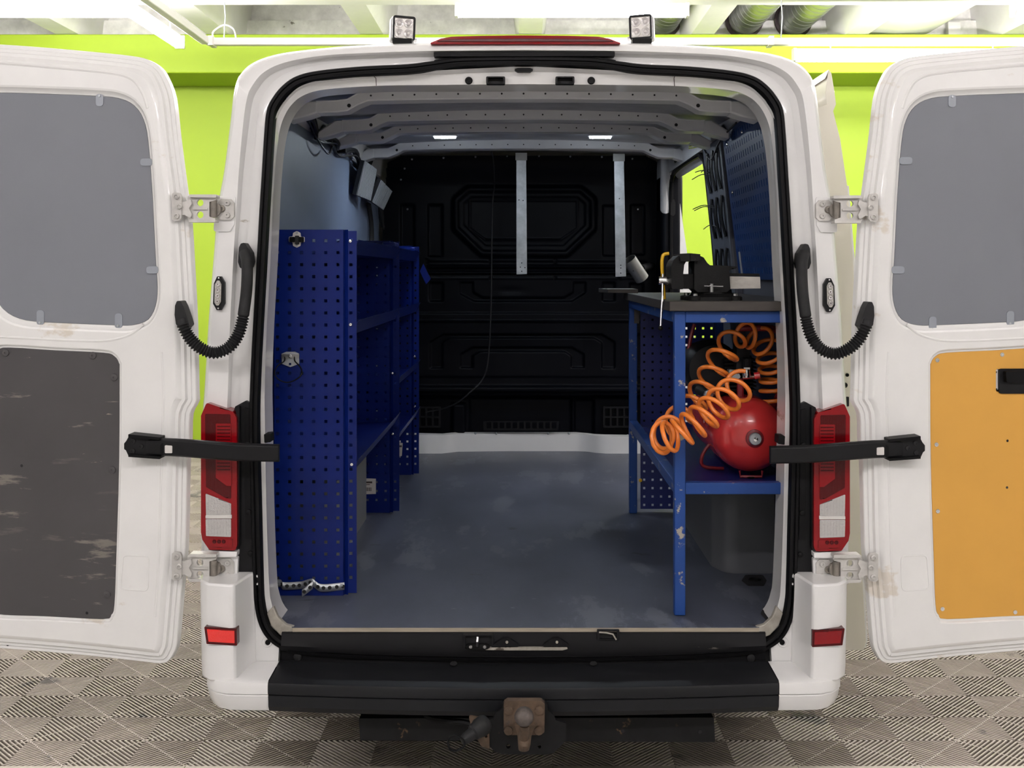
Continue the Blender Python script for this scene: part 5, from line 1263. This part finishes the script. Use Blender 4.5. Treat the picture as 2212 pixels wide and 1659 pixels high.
# sticker and lettering on the tank flank
def tank_pt(y, ang, r=R_ + .0012): return Vector((TX - r * math.cos(ang), y, TZc + r * math.sin(ang)))
sk2 = MB(); sk2.loft([[tank_pt(.46, a) for a in [.12 + .05 * k for k in range(12)]], [tank_pt(.52, a) for a in [.12 + .05 * k for k in range(12)]]]); sk2.build('sticker', 'redd', cp_)
tm_ = Matrix.Translation(tank_pt(.50, .32, R_ + .002)) @ Matrix(((0, -math.sin(.32), -math.cos(.32)), (-1, 0, 0), (0, math.cos(.32), math.sin(.32)))).to_4x4()
text('lettering', 'NEU', .034, 'paper', cp_, tm_)

# ---------------------------------------------------------------- orange coiled hose
KP = [(1672, 868, .44, 30, 22), (1672, 820, .43, 31, 24), (1668, 780, .40, 31, 26), (1655, 745, .36, 31, 30), (1628, 727, .33, 28, 32), (1596, 724, .31, 28, 36), (1572, 752, .28, 34, 42), (1550, 788, .26, 34, 42), (1532, 822, .24, 33, 40), (1512, 852, .22, 32, 40), (1494, 876, .20, 30, 38), (1470, 902, .175, 30, 38), (1448, 925, .12, 30, 34), (1432, 938, .08, 31, 30), (1426, 944, .055, 31, 13), (1436, 945, .035, 31, 14), (1462, 938, .02, 30, 32), (1486, 925, .02, 30, 29), (1512, 908, .03, 31, 29), (1538, 886, .05, 31, 29), (1566, 862, .09, 31, 29), (1590, 842, .15, 31, 29), (1606, 826, .22, 30, 29)]
dense = cat([(at(k[0], k[1], k[2])[0], at(k[0], k[1], k[2])[1], at(k[0], k[1], k[2])[2]) for k in KP], 12)
rad = [p[0] for p in cat([(k[3], 0, 0) for k in KP], 12)]; pit = [p[0] for p in cat([(k[4], 0, 0) for k in KP], 12)]
path = []; ph = 1.2; SUB = 5
fine = []; fr = []; fp = []
for i in range(len(dense) - 1):
    for q in range(SUB):
        t = q / SUB; fine.append(dense[i].lerp(dense[i + 1], t)); fr.append(rad[i] * (1 - t) + rad[i + 1] * t); fp.append(pit[i] * (1 - t) + pit[i + 1] * t)
up = Vector((0, 1, 0)); pts3 = []
S_ = 1 / 655.0
for i in range(len(fine)):
    a = fine[max(i - 1, 0)]; c = fine[min(i + 1, len(fine) - 1)]; T = (c - a).normalized()
    x_ = (up - T * up.dot(T)).normalized(); y_ = T.cross(x_); up = x_
    if i:
        pa, pb_ = fine[i - 1], fine[i]
        qa = Vector((pa.x, pa.z - CAMZ)) * (F / (pa.y - CAMY)); qb = Vector((pb_.x, pb_.z - CAMZ)) * (F / (pb_.y - CAMY))
        ph += 2 * PI * max((qb - qa).length, .25 * (pb_ - pa).length / S_) / fp[i]
    pts3.append(fine[i] + (x_ * math.cos(ph) * .85 + y_ * math.sin(ph)) * fr[i] * S_)
# resample so the tube stays round where the coil is tight
out = [pts3[0]]
sm = cat(pts3, 3)
for p in sm:
    if (p - out[-1]).length > .0045: out.append(p)
hs = MB().tube(out, .0072, 9)
tag(hs.build('coiled_hose', 'orange', None, org=tuple(at(1500, 900, .15)), smooth=60), 'orange coiled air hose looped over the red compressor and out past the bench leg', 'hose')
